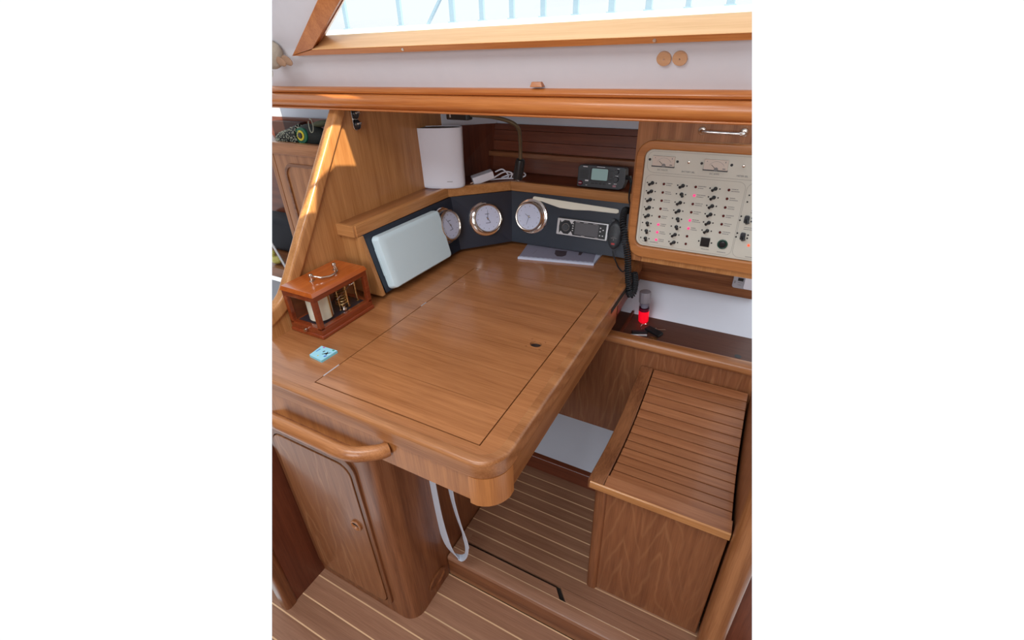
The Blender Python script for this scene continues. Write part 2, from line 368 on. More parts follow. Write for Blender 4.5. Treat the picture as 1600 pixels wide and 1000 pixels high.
bm = B(); prism(bm, [(0.631, 0.0), (0.6655, 0.0), (0.6655, 0.076), (0.631, 0.076)], 'x', -0.595, 0.5)
obj('step_riser', bm, M['brown_x'], fu, bevel=0.0005)
bm = B(); prism(bm, [(0.6305, 0.0762), (0.6655, 0.0762), (0.6655, 0.0900), (0.6365, 0.0900), (0.6320, 0.0880), (0.6305, 0.0840)], 'x', -0.595, 0.5); obj('nosing_plank', bm, M['floorwood'], fu)
# ---- footwell back: baseboard, white hull
bm = B(); prism(bm, [(1.058, 0.09), (1.075, 0.09), (1.078, 0.154), (1.061, 0.154)], 'x', -0.595, 0.3); struct('baseboard_back', bm, M['dark_x'], bevel=0.001)
bm = B()
prism(bm, [(1.060, 0.148), (1.24, 0.215), (1.435, 0.598), (1.56, 0.693), (1.66, 0.80), (1.72, 1.00), (1.80, 1.32), (1.84, 1.32), (1.76, 0.98), (1.69, 0.77), (1.59, 0.66), (1.46, 0.56), (1.265, 0.18), (1.075, 0.12)], 'x', -0.62, XR)
struct('wall_hull', bm, M['white_lining'])
# ---- hull side behind the left compartment
bm = B(); prism(bm, [(1.55, 0.3), (1.60, 1.02), (1.66, 1.32), (1.70, 1.32), (1.64, 1.0), (1.60, 0.3)], 'x', XL, -1.09); struct('wall_hull', bm, M['white_lining'])
# ---- left bulkhead: golden veneer panel with sloped, curved front post
def bez(p0, p1, p2, p3, n=14):
    o = []
    for i in range(n + 1):
        t = i / n; o.append(tuple((1 - t) ** 3 * a + 3 * (1 - t) ** 2 * t * b + 3 * (1 - t) * t * t * c + t ** 3 * d for a, b, c, d in zip(p0, p1, p2, p3)))
    return o
curve = [(0.976, 1.300), (0.943, 1.256), (0.895, 1.191), (0.847, 1.125), (0.807, 1.070), (0.758, 1.005), (0.718, 0.950), (0.695, 0.918)] + bez((0.672, 0.888), (0.652, 0.862), (0.625, 0.853), (0.590, 0.849), 6) + [(0.52, 0.846), (0.42, 0.845)]
inner = [(1.019, 1.300), (0.984, 1.252), (0.935, 1.184), (0.886, 1.116), (0.844, 1.057), (0.790, 0.982), (0.752, 0.930), (0.731, 0.903)] + bez((0.705, 0.868), (0.680, 0.835), (0.650, 0.820), (0.606, 0.806), 6) + [(0.52, 0.800), (0.42, 0.798)]
bm = B(); prism(bm, inner + [(0.42, 0.769), (1.47, 0.769), (1.47, 1.30)], 'x', -1.076, -1.055)
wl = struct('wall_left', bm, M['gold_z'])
bm = B(); n = len(curve)
vs = []
for x in (-1.078, -1.046):
    vs.append([[bm.verts.new((x, *p)) for p in curve], [bm.verts.new((x, *p)) for p in inner]])
for i in range(n - 1):
    bm.faces.new([vs[0][0][i], vs[0][0][i + 1], vs[1][0][i + 1], vs[1][0][i]]); bm.faces.new([vs[0][1][i], vs[0][1][i + 1], vs[1][1][i + 1], vs[1][1][i]])
    for s in (0, 1): bm.faces.new([vs[s][0][i], vs[s][0][i + 1], vs[s][1][i + 1], vs[s][1][i]])
for i in (0, n - 1): bm.faces.new([vs[0][0][i], vs[1][0][i], vs[1][1][i], vs[0][1][i]])
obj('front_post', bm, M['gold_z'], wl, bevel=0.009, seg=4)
# bulkhead below the desk level, left compartment side
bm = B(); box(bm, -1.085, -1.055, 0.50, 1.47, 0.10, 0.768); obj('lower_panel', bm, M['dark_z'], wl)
# ---- right bulkhead next to the seat
bm = B(); box(bm, 0.115, 0.155, 0.735, 1.235, 0.09, 0.80); wr = struct('wall_right', bm, M['vertical'])
bm = B(); prism(bm, rrect(0.111, 0.165, 0.695, 0.738, 0.012), 'z', 0.09, 0.80); obj('front_post', bm, M['teak_z'], wr)
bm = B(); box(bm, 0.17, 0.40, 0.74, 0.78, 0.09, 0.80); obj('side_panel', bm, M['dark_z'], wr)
# ---- coachroof side with the window
t0 = Vector((0, 0.925, 1.43)); tv = Vector((0, -0.507, 0.862)).normalized(); tn = Vector((0, -0.862, -0.507)).normalized()   # up the wall, and inboard
def wp(x, v, n=0): return t0 + Vector((x, 0, 0)) + tv * v + tn * n
def wall_quad(bm, pts, n0, n1):
    hexa(bm, [wp(x, v, n0) for x, v in pts] + [wp(x, v, n1) for x, v in pts])
WIN = [(-1.008, 0.012), (-0.735, 0.165)]      # inner lower left and upper left corners of the opening
bm = B()
wall_quad(bm, [(XL, -0.098), (XR, -0.098), (XR, 0.006), (XL, 0.006)], -0.035, 0)
wall_quad(bm, [(XL, 0.0061), (-1.03, 0.0061), (-0.75, 0.170), (XL, 0.170)], -0.035, 0)
wall_quad(bm, [(XL, 0.1701), (XR, 0.1701), (XR, 0.40), (XL, 0.40)], -0.035, 0)
struct('wall_back', bm, M['cabin_white'])
wf = struct('window_1', (lambda b: (wall_quad(b, [(-1.094, 0.0), (XR, 0.004), (XR, 0.0125), (-1.012, 0.0125)], -0.001, 0.020), b)[1])(B()), M['orange_x'])
bm = B(); wall_quad(bm, [(-1.094, 0.0), (-1.010, 0.0145), (-0.728, 0.178), (-0.805, 0.178)], -0.001, 0.0195); obj('side_frame', bm, M['orange_z'], wf, bevel=0.002)
bm = B(); wall_quad(bm, [(-0.805, 0.165), (XR, 0.165), (XR, 0.185), (-0.805, 0.185)], -0.001, 0.020); obj('top_frame', bm, M['orange_x'], wf)
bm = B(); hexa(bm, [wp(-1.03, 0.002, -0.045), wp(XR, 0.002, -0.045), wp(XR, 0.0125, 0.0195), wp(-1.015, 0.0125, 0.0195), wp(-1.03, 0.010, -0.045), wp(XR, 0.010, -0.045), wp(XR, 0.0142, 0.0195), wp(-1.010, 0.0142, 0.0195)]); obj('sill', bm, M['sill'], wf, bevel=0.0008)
bm = B(); hexa(bm, [wp(-1.045, 0.004, -0.045), wp(-1.028, 0.004, -0.045), wp(-0.755, 0.170, -0.045), wp(-0.775, 0.170, -0.045), wp(-1.03, 0.01, 0.0), wp(-1.013, 0.01, 0.0), wp(-0.735, 0.172, 0.0), wp(-0.755, 0.172, 0.0)]); obj('side_reveal', bm, M['orange_z'], wf)
bm = B(); wall_quad(bm, [(-1.06, 0.0), (XR, 0.0), (XR, 0.175), (-0.77, 0.175)], -0.041, -0.037); obj('pane', bm, M['windowglass'], wf)
for x in (-0.74, -0.205):
    bm = B(); lathe(bm, [(0.0035, 0), (0.003, 0.001), (0, 0.0012)], frame_mtx(wp(x, 0.007, 0.0202), tn), 10); obj('screw', bm, M['nickel'], wf)
# ---- side deck overhead, above the recess
bm = B(); box(bm, XL, XR, 0.99, 1.86, 1.318, 1.345); struct('ceiling', bm, M['white_lining'])
# ---- trim rail along the coachroof side
prof = [(0.995, 1.348), (0.966, 1.348), (0.960, 1.3465), (0.9555, 1.343), (0.954, 1.339), (0.9555, 1.335), (0.961, 1.3325), (0.9515, 1.3315), (0.946, 1.328), (0.9425, 1.321), (0.942, 1.314), (0.944, 1.307), (0.949, 1.3015), (0.953, 1.2995), (0.948, 1.2985), (0.947, 1.2965), (0.949, 1.2945), (0.995, 1.2945)]
bm = B(); prism(bm, prof, 'x', XL, XR); struct('trim_1', bm, M['orange_x'], angle=38)

# ceiling: slab with added holes shaped to cast the sun patches
HZ = 1.95
from mathutils.geometry import tessellate_polygon
def sun_gap(pts):
    return [Vector(p) - SUN_DIR * ((HZ - p[2]) / -SUN_DIR.z) * -1 * -1 for p in pts]
GAPS = [[(-1.046, 0.925, 1.262), (-1.046, 0.985, 1.250), (-1.055, 1.010, 1.135), (-1.055, 0.935, 1.150), (-1.046, 0.855, 1.128), (-1.046, 0.83, 1.128)],
        [(-1.046, 0.825, 1.122), (-1.046, 0.850, 1.118), (-1.046, 0.825, 1.050), (-1.046, 0.765, 1.063)],
        [(-1.10, 0.945, 1.336), (-0.97, 0.945, 1.336), (-0.90, 0.945, 1.318), (-1.02, 0.945, 1.318)]]
outer = [Vector((-3, -4, HZ)), Vector((4, -4, HZ)), Vector((4, 0.80, HZ)), Vector((-3, 0.80, HZ))]
loops = [outer] + [sun_gap(g) for g in GAPS]
flatp = [p for lp in loops for p in lp]
bm = B(); vv_ = [bm.verts.new((p.x, p.y, HZ)) for p in flatp]
for t in tessellate_polygon(loops):
    try: bm.faces.new([vv_[i] for i in t])
    except Exception: pass
UNTRIMMED = []
bm2 = B(); box(bm2, -3.0, 1.25, -1.65, -1.60, 0.0, HZ); wfr = struct('wall_front', bm2, M['cabin_white']); UNTRIMMED.append(wfr)
bm2 = B(); box(bm2, -3.0, 1.20, -1.60, -1.58, 0.0, 0.95); UNTRIMMED.append(obj('wainscot', bm2, M['teak_z'], wfr))
bm2 = B(); box(bm2, -3.05, -3.0, -1.65, -0.05, 0.0, HZ); UNTRIMMED.append(struct('wall_port', bm2, M['teak_z']))
bm2 = B(); box(bm2, 1.20, 1.25, -1.60, 1.0, 0.0, HZ); UNTRIMMED.append(struct('wall_starboard', bm2, M['teak_z']))
bm2 = B(); box(bm2, -3.0, 1.2, -1.60, -0.20, -0.05, 0.0); UNTRIMMED.append(struct('floor', bm2, M['floorwood']))
cl_ = struct('ceiling', bm, M['cabin_white'])
md = cl_.modifiers.new('thickness', 'SOLIDIFY'); md.thickness = 0.004; md.offset = 1

# ================================================================== CHART TABLE
DZ = 0.77
ct = thing('chart_table', 'large varnished chart table with rounded front corner and hinged lid', 'table', (-0.65, 0.9, 0.655))
def tabletop_outline(inset=0.0, r=0.062, x0=-1.6, y1=1.60):
    xf, yf = -0.302 - inset, 0.477 + inset; r = r - inset; o = [(x0, y1), (x0, yf)]
    for i in range(9):
        a = math.radians(-90 + 90 * i / 8); o.append((xf - r + r * math.cos(a), yf + r + r * math.sin(a)))
    o.append((xf, y1)); return o
LX0, LX1, LY0, LY1 = -0.808, -0.363, 0.521, 1.222
bm = B()       # surround: outline with the lid opening
o = tabletop_outline(0.022)
def quad(bm, pts, z0, z1): prism(bm, pts, 'z', z0, z1)
quad(bm, [(-1.058, 0.499), (LX0 - 0.0012, 0.499), (LX0 - 0.0012, 1.58), (-1.058, 1.58)], DZ - 0.02, DZ); obj('side_board', bm, M['desk'], ct)
bm = B(); quad(bm, [(-1.6, 0.499), (-1.058, 0.499), (-1.058, 0.66), (-1.6, 0.66)], DZ - 0.02, DZ); obj('side_board', bm, M['desk'], ct)
bm = B(); quad(bm, [(LX0 - 0.0012, 0.499), (LX1 + 0.0012, 0.499), (LX1 + 0.0012, LY0 - 0.0012), (LX0 - 0.0012, LY0 - 0.0012)], DZ - 0.02, DZ); obj('front_board', bm, M['desk'], ct)
bm = B(); quad(bm, [(LX0 - 0.0012, LY1 + 0.0008), (LX1 + 0.0012, LY1 + 0.0008), (LX1 + 0.0012, 1.58), (LX0 - 0.0012, 1.58)], DZ - 0.02, DZ); obj('back_board', bm, M['desk'], ct)
bm = B(); quad(bm, [(LX1 + 0.0012, 0.499)] + [p for p in o[2:-1] if p[0] > LX1 + 0.002] + [(-0.324, 1.58), (LX1 + 0.0012, 1.58)], DZ - 0.02, DZ); obj('side_board', bm, M['desk'], ct)
lid = obj('lid', (lambda b: (box(b, LX0 + 0.0015, LX1 - 0.0015, LY0 + 0.0015, LY1 - 0.001, DZ - 0.018, DZ - 0.008), b)[1])(B()), M['gapshade'], ct)
seams = [LY0 + 0.001, 0.632, 0.742, 0.860, 0.982, 1.105, LY1 - 0.0008]
HX, HY, HR = -0.414, 0.882, 0.0155
for i, (a, b) in enumerate(zip(seams, seams[1:])):
    a2, b2 = a + 0.0006, b - 0.0006
    bm = B()
    if a < HY < b:     # board with the finger hole
        ax0, ax1 = HX - 0.02, HX + 0.02
        ya, yb = max(a2, HY - 0.02), HY + 0.02
        if ya > a2: box(bm, ax0, ax1, a2, ya, DZ - 0.008, DZ)
        box(bm, LX0 + 0.0015, ax0, a2, b2, DZ - 0.008, DZ); box(bm, ax1, LX1 - 0.0015, a2, b2, DZ - 0.008, DZ); box(bm, ax0, ax1, yb, b2, DZ - 0.008, DZ)
        N = 24; sq = []; ci = []
        for j in range(N):
            t = 2 * PI * (j + 0.5) / N; c, s = math.cos(t), math.sin(t); q = 1 / max(abs(c), abs(s))
            sq.append((HX + 0.02 * c * q, max(ya, min(yb, HY + 0.02 * s * q)))); ci.append((HX + HR * c * 1.0, max(ya + 0.0008, HY + HR * 0.85 * s)))
        ring(bm, sq, ci, 'z', DZ - 0.008, DZ)
    else: box(bm, LX0 + 0.0015, LX1 - 0.0015, a2, b2, DZ - 0.008, DZ)
    obj('board', bm, M['desk'], lid)
bm = B(); cyl(bm, (HX, HY, DZ - 0.0079), (0, 0, 1), HR, 0.0004, 24); obj('finger_hole', bm, M['black'], lid)
for yy in (0.571, 0.933):
    bm = B(); box(bm, LX0 - 0.0015, LX0 + 0.0015, yy - (0.024 if yy < 0.7 else 0.012), yy + (0.024 if yy < 0.7 else 0.012), DZ - 0.004, DZ + 0.0008); hg = obj('hinge', bm, M['hinge'], ct)
# nosing round the edge: profile swept round front and right side
path = tabletop_outline(0.0)[1:]
def sweep(bm, path, prof):
    """prof: (inset, z); path left->corner->back, inset to the left of travel"""
    rows = []
    for i, p in enumerate(path):
        a = Vector(path[max(i - 1, 0)]); b = Vector(path[min(i + 1, len(path) - 1)]); t = (b - a).normalized(); nrm = Vector((-t.y, t.x))
        rows.append([bm.verts.new((p[0] + nrm.x * q, p[1] + nrm.y * q, z)) for q, z in prof])
    for r0, r1 in zip(rows, rows[1:]):
        for j in range(len(prof)): bm.faces.new([r0[j], r0[(j + 1) % len(prof)], r1[(j + 1) % len(prof)], r1[j]])
    bm.faces.new(rows[0]); bm.faces.new(rows[-1])
bm = B(); sweep(bm, path, [(0.022, DZ), (0.0085, DZ), (0.0050, DZ - 0.0006), (0.0022, DZ - 0.0022), (0.0006, DZ - 0.0050), (0, DZ - 0.0085), (0, DZ - 0.0100), (0.0, DZ - 0.0385), (0.0, DZ - 0.0400), (0.0025, DZ - 0.0430), (0.022, DZ - 0.043)])
obj('edge_nosing', bm, M['teak_x'], ct, angle=38)
bm = B(); sweep(bm, [(-1.6, 0.4835), (-0.368, 0.4835)], [(0, DZ - 0.043), (0.02, DZ - 0.043), (0.02, 0.654), (0, 0.654)]); obj('front_apron', bm, M['apron_z'], ct)
pc = [p for p in tabletop_outline(0.0)[2:-1]]
bm = B(); sweep(bm, [(-0.367, 0.4785)] + [(x, yy + 0.0) for x, yy in pc[1:-1]] + [(-0.3035, 0.543)], [(0.0, DZ - 0.043), (0.022, DZ - 0.043), (0.022, 0.650), (0.0, 0.650)]); obj('corner_block', bm, M['apron_z'], ct, angle=50)
bm = B(); sweep(bm, [(-0.306, 0.544), (-0.306, 1.25)], [(0, DZ - 0.043), (0.02, DZ - 0.043), (0.02, 0.662), (0, 0.662)]); obj('side_apron', bm, M['teak_y'], ct)
bm = B(); sweep(bm, [(-0.304, 1.25), (-0.304, 1.56)], [(0, DZ - 0.043), (0.03, DZ - 0.043), (0.03, 0.69), (0, 0.69)]); obj('side_apron', bm, M['dark_y'], ct)
bm = B(); box(bm, -0.3045, -0.3005, 1.165, 1.33, 0.739, 0.755); obj('slot', bm, M['gapshade'], ct)  # dark box in place of a recess, coloured as the slot's shade
bm = B(); box(bm, -1.05, -0.33, 0.50, 1.55, 0.70, 0.735); obj('drawer_bottom', bm, M['dark_x'], ct)
# grab rail under the desk edge
bm = B(); tube(bm, [(-1.6, 0.425, 0.712), (-1.0, 0.425, 0.712), (-0.72, 0.425, 0.712), (-0.655, 0.425, 0.711), (-0.622, 0.432, 0.709), (-0.598, 0.448, 0.706), (-0.578, 0.468, 0.703), (-0.570, 0.482, 0.702)],
     0.0155, 14, smooth_pts=4)
for v in bm.verts: v.co.z = 0.706 + (v.co.z - 0.706) * 1.08
obj('grab_rail', bm, M['teak_x'], ct, angle=60)

# ================================================================== CABINET UNDER THE TABLE
cb = thing('cabinet', 'teak cabinet with rounded corner and door under the chart table', 'cabinet', (-0.78, 0.7, 0.0))
def front_outline(yf=0.462, xr=-0.598, r=0.045, y1=1.24):
    o = [(-0.965, y1), (-0.965, yf)]
    for i in range(9):
        a = math.radians(-90 + 90 * i / 8); o.append((xr - r + r * math.cos(a), yf + r + r * math.sin(a)))
    return o + [(xr, y1)]
bm = B(); prism(bm, front_outline(), 'z', 0.0, 0.654); obj('body', bm, M['brown_z'], cb, angle=50)
# raised door surround and the door in it
dr = rrect(-0.945, -0.684, 0.052, 0.615, 0.035)
bm = B(); ring(bm, rrect(-0.963, -0.668, 0.030, 0.640, 0.045), rrect(-0.9475, -0.6815, 0.0495, 0.6175, 0.036), 'y', 0.4555, 0.4625); obj('door_surround', bm, M['brown_z'], cb, bevel=0.0015)
bm = B(); prism(bm, dr, 'y', 0.4535, 0.4625); dd = obj('door', bm, M['door_veneer'], cb, bevel=0.0012)
bm = B(); lathe(bm, [(0.0165, 0.0), (0.0175, 0.003), (0.0165, 0.0052), (0.0135, 0.0055), (0.0120, 0.003), (0.0115, 0.0006), (0, 0.0006)], frame_mtx((-0.714, 0.4535, 0.392), (0, -1, 0)), 28); obj('finger_pull', bm, M['teak_z'], dd)
bm = B(); box(bm, -0.7252, -0.7028, 0.4515, 0.4532, 0.3895, 0.3955); obj('slot_shade', bm, M['gapshade'], dd)  # dark bar standing for the shaded slot in the pull
# oval recess low on the side
m = frame_mtx((-0.598, 0.575, 0.058), (1, 0, 0)) @ Matrix.Diagonal((1.25, 0.78, 1, 1))
bm = B(); lathe(bm, [(0.030, -0.001), (0.032, 0.003), (0.029, 0.005), (0.025, 0.004), (0.022, 0.0012), (0, 0.0012)], m, 28); obj('oval_grip', bm, M['brown_z'], cb)
# ---- partition to the left
pt = thing('partition', 'dark reddish partition panel with a rounded teak post, left of the cabinet', 'partition', (-0.98, 0.38, 0.0))
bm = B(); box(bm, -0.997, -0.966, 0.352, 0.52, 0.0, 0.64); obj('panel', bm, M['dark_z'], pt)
bm = B(); prism(bm, rrect(-1.001, -0.961, 0.318, 0.356, 0.012), 'z', 0.0, 0.64); obj('post', bm, M['brown_z'], pt, angle=50)
# ---- webbing strap hanging from the table
bm = B()
sp = [(-0.592, 0.655), (-0.590, 0.415), (-0.588, 0.304), (-0.577, 0.195), (-0.562, 0.148), (-0.542, 0.134), (-0.522, 0.150), (-0.514, 0.190), (-0.518, 0.240), (-0.533, 0.295), (-0.546, 0.369), (-0.551, 0.43), (-0.553, 0.655)]
P3 = []
for i in range(len(sp) - 1):
    for s in range(4):
        t = s / 4; p0 = sp[max(i - 1, 0)]; p1 = sp[i]; p2 = sp[i + 1]; p3 = sp[min(i + 2, len(sp) - 1)]
        P3.append(tuple(0.5 * (2 * b + (c - a) * t + (2 * a - 5 * b + 4 * c - d) * t * t + (3 * b - a - 3 * c + d) * t ** 3) for a, b, c, d in zip(p0, p1, p2, p3)))
P3.append(sp[-1]); rows = []
for i, p in enumerate(P3):
    f = i / (len(P3) - 1); yy = 0.61 + 0.03 * f
    ang = math.radians(18) if f < 0.4 else math.radians(18 + min(1, (f - 0.4) / 0.25) * 20)
    wv = Vector((math.cos(ang), -math.sin(ang) * 0.8, 0.0)) * 0.019
    if 0.36 < f < 0.62: wv = Vector((0.006, -0.011, 0.003)).lerp(Vector((math.cos(ang), -0.4, 0)) * 0.0135, abs(f - 0.49) / 0.13)
    c = Vector((p[0], yy, p[1])); th = wv.cross(Vector((0, 0, 1))).normalized() * 0.0009
    rows.append([bm.verts.new(c - wv - th), bm.verts.new(c + wv - th), bm.verts.new(c + wv + th), bm.verts.new(c - wv + th)])
for a, b in zip(rows, rows[1:]):
    for j in range(4): bm.faces.new([a[j], a[(j + 1) % 4], b[(j + 1) % 4], b[j]])
bm.faces.new(rows[0]); bm.faces.new(rows[-1])
tag(obj('strap', bm, M['webbing'], angle=60), 'pale blue white webbing strap hanging in a loop below the table', 'strap')

# ================================================================== SEAT
st = thing('seat', 'low teak seat box with dished slatted top, right of the footwell', 'seat', (-0.04, 1.0, 0.09))
def sz(y): return 0.534 - 0.036 * math.sin(PI * min(1, max(0, (y - 0.74) / 0.50)))
bm = B(); box(bm, -0.165, 0.109, 0.748, 0.765, 0.09, 0.505); obj('front_panel', bm, M['vertical'], st, bevel=0.001)
bm = B(); prism(bm, rrect(-0.190, -0.160, 0.738, 0.775, 0.012), 'z', 0.09, 0.507); obj('corner_post', bm, M['brown_z'], st, angle=50)
bm = B(); box(bm, -0.186, -0.172, 0.770, 1.235, 0.09, 0.47); obj('side_panel', bm, M['brown_z'], st)
# side rail, dished along its length
def dished(bm, x0, x1, y0, y1, dz0, dz1, n=16):
    top = []
    for i in range(n + 1):
        yy = y0 + (y1 - y0) * i / n; top.append((yy, sz(yy)))
    prism(bm, [(yy, z + dz1) for yy, z in top] + [(yy, z + dz0) for yy, z in reversed(top)], 'x', x0, x1)
bm = B(); dished(bm, -0.207, -0.1675, 0.732, 1.238, -0.026, 0.001); obj('side_rail', bm, M['brown_y'], st, bevel=0.003, angle=45)
bm = B(); dished(bm, -0.165, 0.108, 0.765, 1.238, -0.024, -0.011); obj('seat_base', bm, M['gapshade'], st, angle=45)
bm = B(); prism(bm, [(0.7305, 0.511), (0.765, 0.507), (0.765, 0.5325), (0.7305, 0.5345)], 'x', -0.1665, 0.109); obj('front_rail', bm, M['seatwood'], st)
bm = B(); prism(bm, [(0.7265, 0.515), (0.7280, 0.513), (0.7303, 0.513), (0.7303, 0.5345), (0.7285, 0.5342), (0.7265, 0.5325)], 'x', -0.2, 0.109); obj('edge_strip', bm, M['gold_x'], st, label='pale front edge strip')
bm = B(); box(bm, -0.205, -0.167, 0.7305, 0.7325, 0.508, 0.534); obj('rail_end', bm, M['brown_y'], st)
NS = 14; y0, y1 = 0.766, 1.238; pitch = (y1 - y0) / NS
for i in range(NS):
    a, b = y0 + i * pitch, y0 + (i + 1) * pitch - 0.0035
    bm = B(); hexa(bm, [(-0.1645, a, sz(a) - 0.012), (0.1075, a, sz(a) - 0.012), (0.1075, b, sz(b) - 0.012), (-0.1645, b, sz(b) - 0.012), (-0.1645, a, sz(a)), (0.1075, a, sz(a)), (0.1075, b, sz(b)), (-0.1645, b, sz(b))])
    obj('slat', bm, M['seatwood'], st, bevel=0.0012, seg=2)

# ================================================================== LOCKER BEHIND THE SEAT
lk = thing('locker', 'teak locker front with rounded cap and brown shelf behind the seat', 'locker', (-0.0, 1.3, 0.2))
bm = B(); box(bm, -0.60, XR, 1.240, 1.256, 0.203, 0.605); obj('front_panel', bm, M['vertical'], lk)
bm = B(); prism(bm, rrect(1.222, 1.262, 0.597, 0.630, 0.013), 'x', -0.332, XR); obj('cap_rail', bm, M['teak_x'], lk, angle=50)
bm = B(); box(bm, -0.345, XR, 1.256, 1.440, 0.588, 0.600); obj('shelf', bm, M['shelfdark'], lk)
bm = B(); prism(bm, [(1.256, 0.45), (1.40, 0.45), (1.44, 0.59), (1.56, 0.67), (1.56, 0.75), (1.256, 0.75)], 'x', -0.362, -0.338); obj('end_panel', bm, M['dark_z'], lk)
bm = B(); cyl(bm, (0.059, 1.314, 0.5995), (0, 0, 1), 0.010, 0.0009, 20); obj('finger_hole', bm, M['black'], lk)
bm = B(); box(bm, -0.2975, -0.289, 1.262, 1.436, 0.600, 0.613); obj('divider', bm, M['dark_y'], lk, bevel=0.001)
# brown board below the electrical cabinet
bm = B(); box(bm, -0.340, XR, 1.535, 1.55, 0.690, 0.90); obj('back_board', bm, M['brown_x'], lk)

# ================================================================== INSTRUMENT CONSOLE
cs = thing('instrument_console', 'teak corner shelf with mitred lip over three navy instrument panels', 'console', (-0.75, 1.4, 0.77))
T = [Vector((-0.985, 0.905, 0.966)), Vector((-0.972, 1.35, 0.966)), Vector((-0.806, 1.508, 0.966)), Vector((-0.320, 1.518, 0.966))]
Bt = [Vector((-0.940, 0.915, 0.785)), Vector((-0.924, 1.314, 0.785)), Vector((-0.789, 1.466, 0.785)), Vector((-0.322, 1.481, 0.785))]
NRM = []
for i in range(3):
    n = (Bt[i + 1] - Bt[i]).cross(T[i] - Bt[i]).normalized()
    if n.dot(CAM - Bt[i]) < 0: n = -n
    NRM.append(n)
LP = [Vector((-0.986, 0.897)), Vector((-0.979, 1.347)), Vector((-0.811, 1.511)), Vector((-0.320, 1.509))]
bm = B(); prism(bm, [(-1.055, 0.899), (-1.0, 0.899), (-0.995, 1.345), (-0.815, 1.525), (-0.325, 1.523), (-0.325, 1.66), (-1.055, 1.66)], 'z', 0.975, 0.9985); obj('shelf', bm, M['dark_x'], cs)
bm = B(); prism(bm, [(-1.055, 0.9), (-1.0, 0.9), (-0.995, 1.29), (-1.055, 1.29)], 'z', 0.9985, 0.9995); obj('shelf_inlay', bm, M['teak_y'], cs)
inn = [Vector((-1.002, 0.897)), Vector((-0.995, 1.354)), Vector((-0.817, 1.527)), Vector((-0.320, 1.525))]
for i in range(3):
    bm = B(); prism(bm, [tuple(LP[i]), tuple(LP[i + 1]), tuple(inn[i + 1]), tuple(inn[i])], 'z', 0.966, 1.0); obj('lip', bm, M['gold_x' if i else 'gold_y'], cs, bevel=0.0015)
bm = B(); box(bm, -1.10, -0.990, 0.889, 0.9015, 0.966, 1.0); obj('lip_end', bm, M['gold_x'], cs, bevel=0.0015)
for i in range(3):
    n = -NRM[i] * 0.012; a, b, c, d = Bt[i], Bt[i + 1], T[i + 1], T[i]
    if i == 0: a = a + (b - a) * 0.02; d = d + (c - d) * 0.02
    bm = B(); hexa(bm, [a, b, c, d, a + n, b + n, c + n, d + n]); obj('instrument_panel', bm, M['navy'], cs)
bm = B(); v = [(-1.056, 0.965), (-0.982, 0.965), (-0.9365, 0.783), (-1.056, 0.783)]
prism(bm, v, 'y', 0.901, 0.9155); obj('end_panel', bm, M['gold_z'], cs, bevel=0.001)
bm = B(); prism(bm, [(-1.05, 1.0), (-1.02, 1.0), (-1.02, 1.40), (-0.86, 1.57), (-0.33, 1.57), (-0.33, 1.6), (-1.05, 1.6)], 'z', 0.771, 0.972); obj('back_panel', bm, M['dark_x'], cs)
bm = B(); box(bm, -1.05, -1.00, 0.93, 1.40, 0.775, 0.80); obj('foot_strip', bm, M['dark_y'], cs)

# back wall above the shelf: planks, ledge and white lining
bw = struct('wall_outer', (lambda b: (prism(b, [(1.655, 0.97), (1.696, 1.170), (1.75, 1.170), (1.75, 0.97)], 'x', -1.055, -0.325), b)[1])(B()), M['dark_x'])
for z0, z1, d in ((1.000, 1.055, 0.0), (1.075, 1.110, 0.0), (1.112, 1.148, -0.001), (1.150, 1.170, 0.0)):
    bm = B(); ya, yb = 1.655 + (z0 - 0.97) * 0.205, 1.655 + (z1 - 0.97) * 0.205
    prism(bm, [(ya - 0.006 + d, z0), (ya + 0.01, z0), (yb + 0.01, z1), (yb - 0.006 + d, z1)], 'x', -1.055, -0.325); obj('plank', bm, M['dark_x'], bw, bevel=0.001)
bm = B(); prism(bm, [(1.642, 1.056), (1.69, 1.056), (1.69, 1.074), (1.645, 1.074)], 'x', -1.055, -0.325); obj('ledge', bm, M['brown_x'], bw, bevel=0.002)
bm = B(); box(bm, -1.055, -0.325, 1.70, 1.715, 1.165, 1.32); obj('lining', bm, M['white_lining'], bw)
bm = B(); hexa(bm, [(-1.057, 1.44, 0.99), (-1.04, 1.44, 0.99), (-0.965, 1.665, 0.99), (-1.057, 1.665, 0.99), (-1.057, 1.44, 1.187), (-1.04, 1.44, 1.187), (-0.965, 1.705, 1.170), (-1.057, 1.705, 1.170)]); obj('corner_board', bm, M['dark_z'], bw)
bm = B(); hexa(bm, [(-1.057, 1.452, 1.187), (-1.050, 1.452, 1.187), (-0.965, 1.695, 1.170), (-1.057, 1.695, 1.170), (-1.057, 1.452, 1.31), (-1.052, 1.452, 1.31), (-0.965, 1.70, 1.31), (-1.057, 1.70, 1.31)]); obj('lining', bm, M['white_lining'], bw)

# ---- instrument cover
ux = (Bt[1] - Bt[0]).normalized(); uz = (T[0] - Bt[0]); uz = (uz - ux * uz.dot(ux)).normalized(); n0 = NRM[0]
cm = Matrix((ux, uz, n0)).transposed().to_4x4()
def on_face(i, p, off=0): return p + NRM[i] * off
cm.translation = Vector((-0.9655, 0.935, 0.888)) + n0 * 0.0
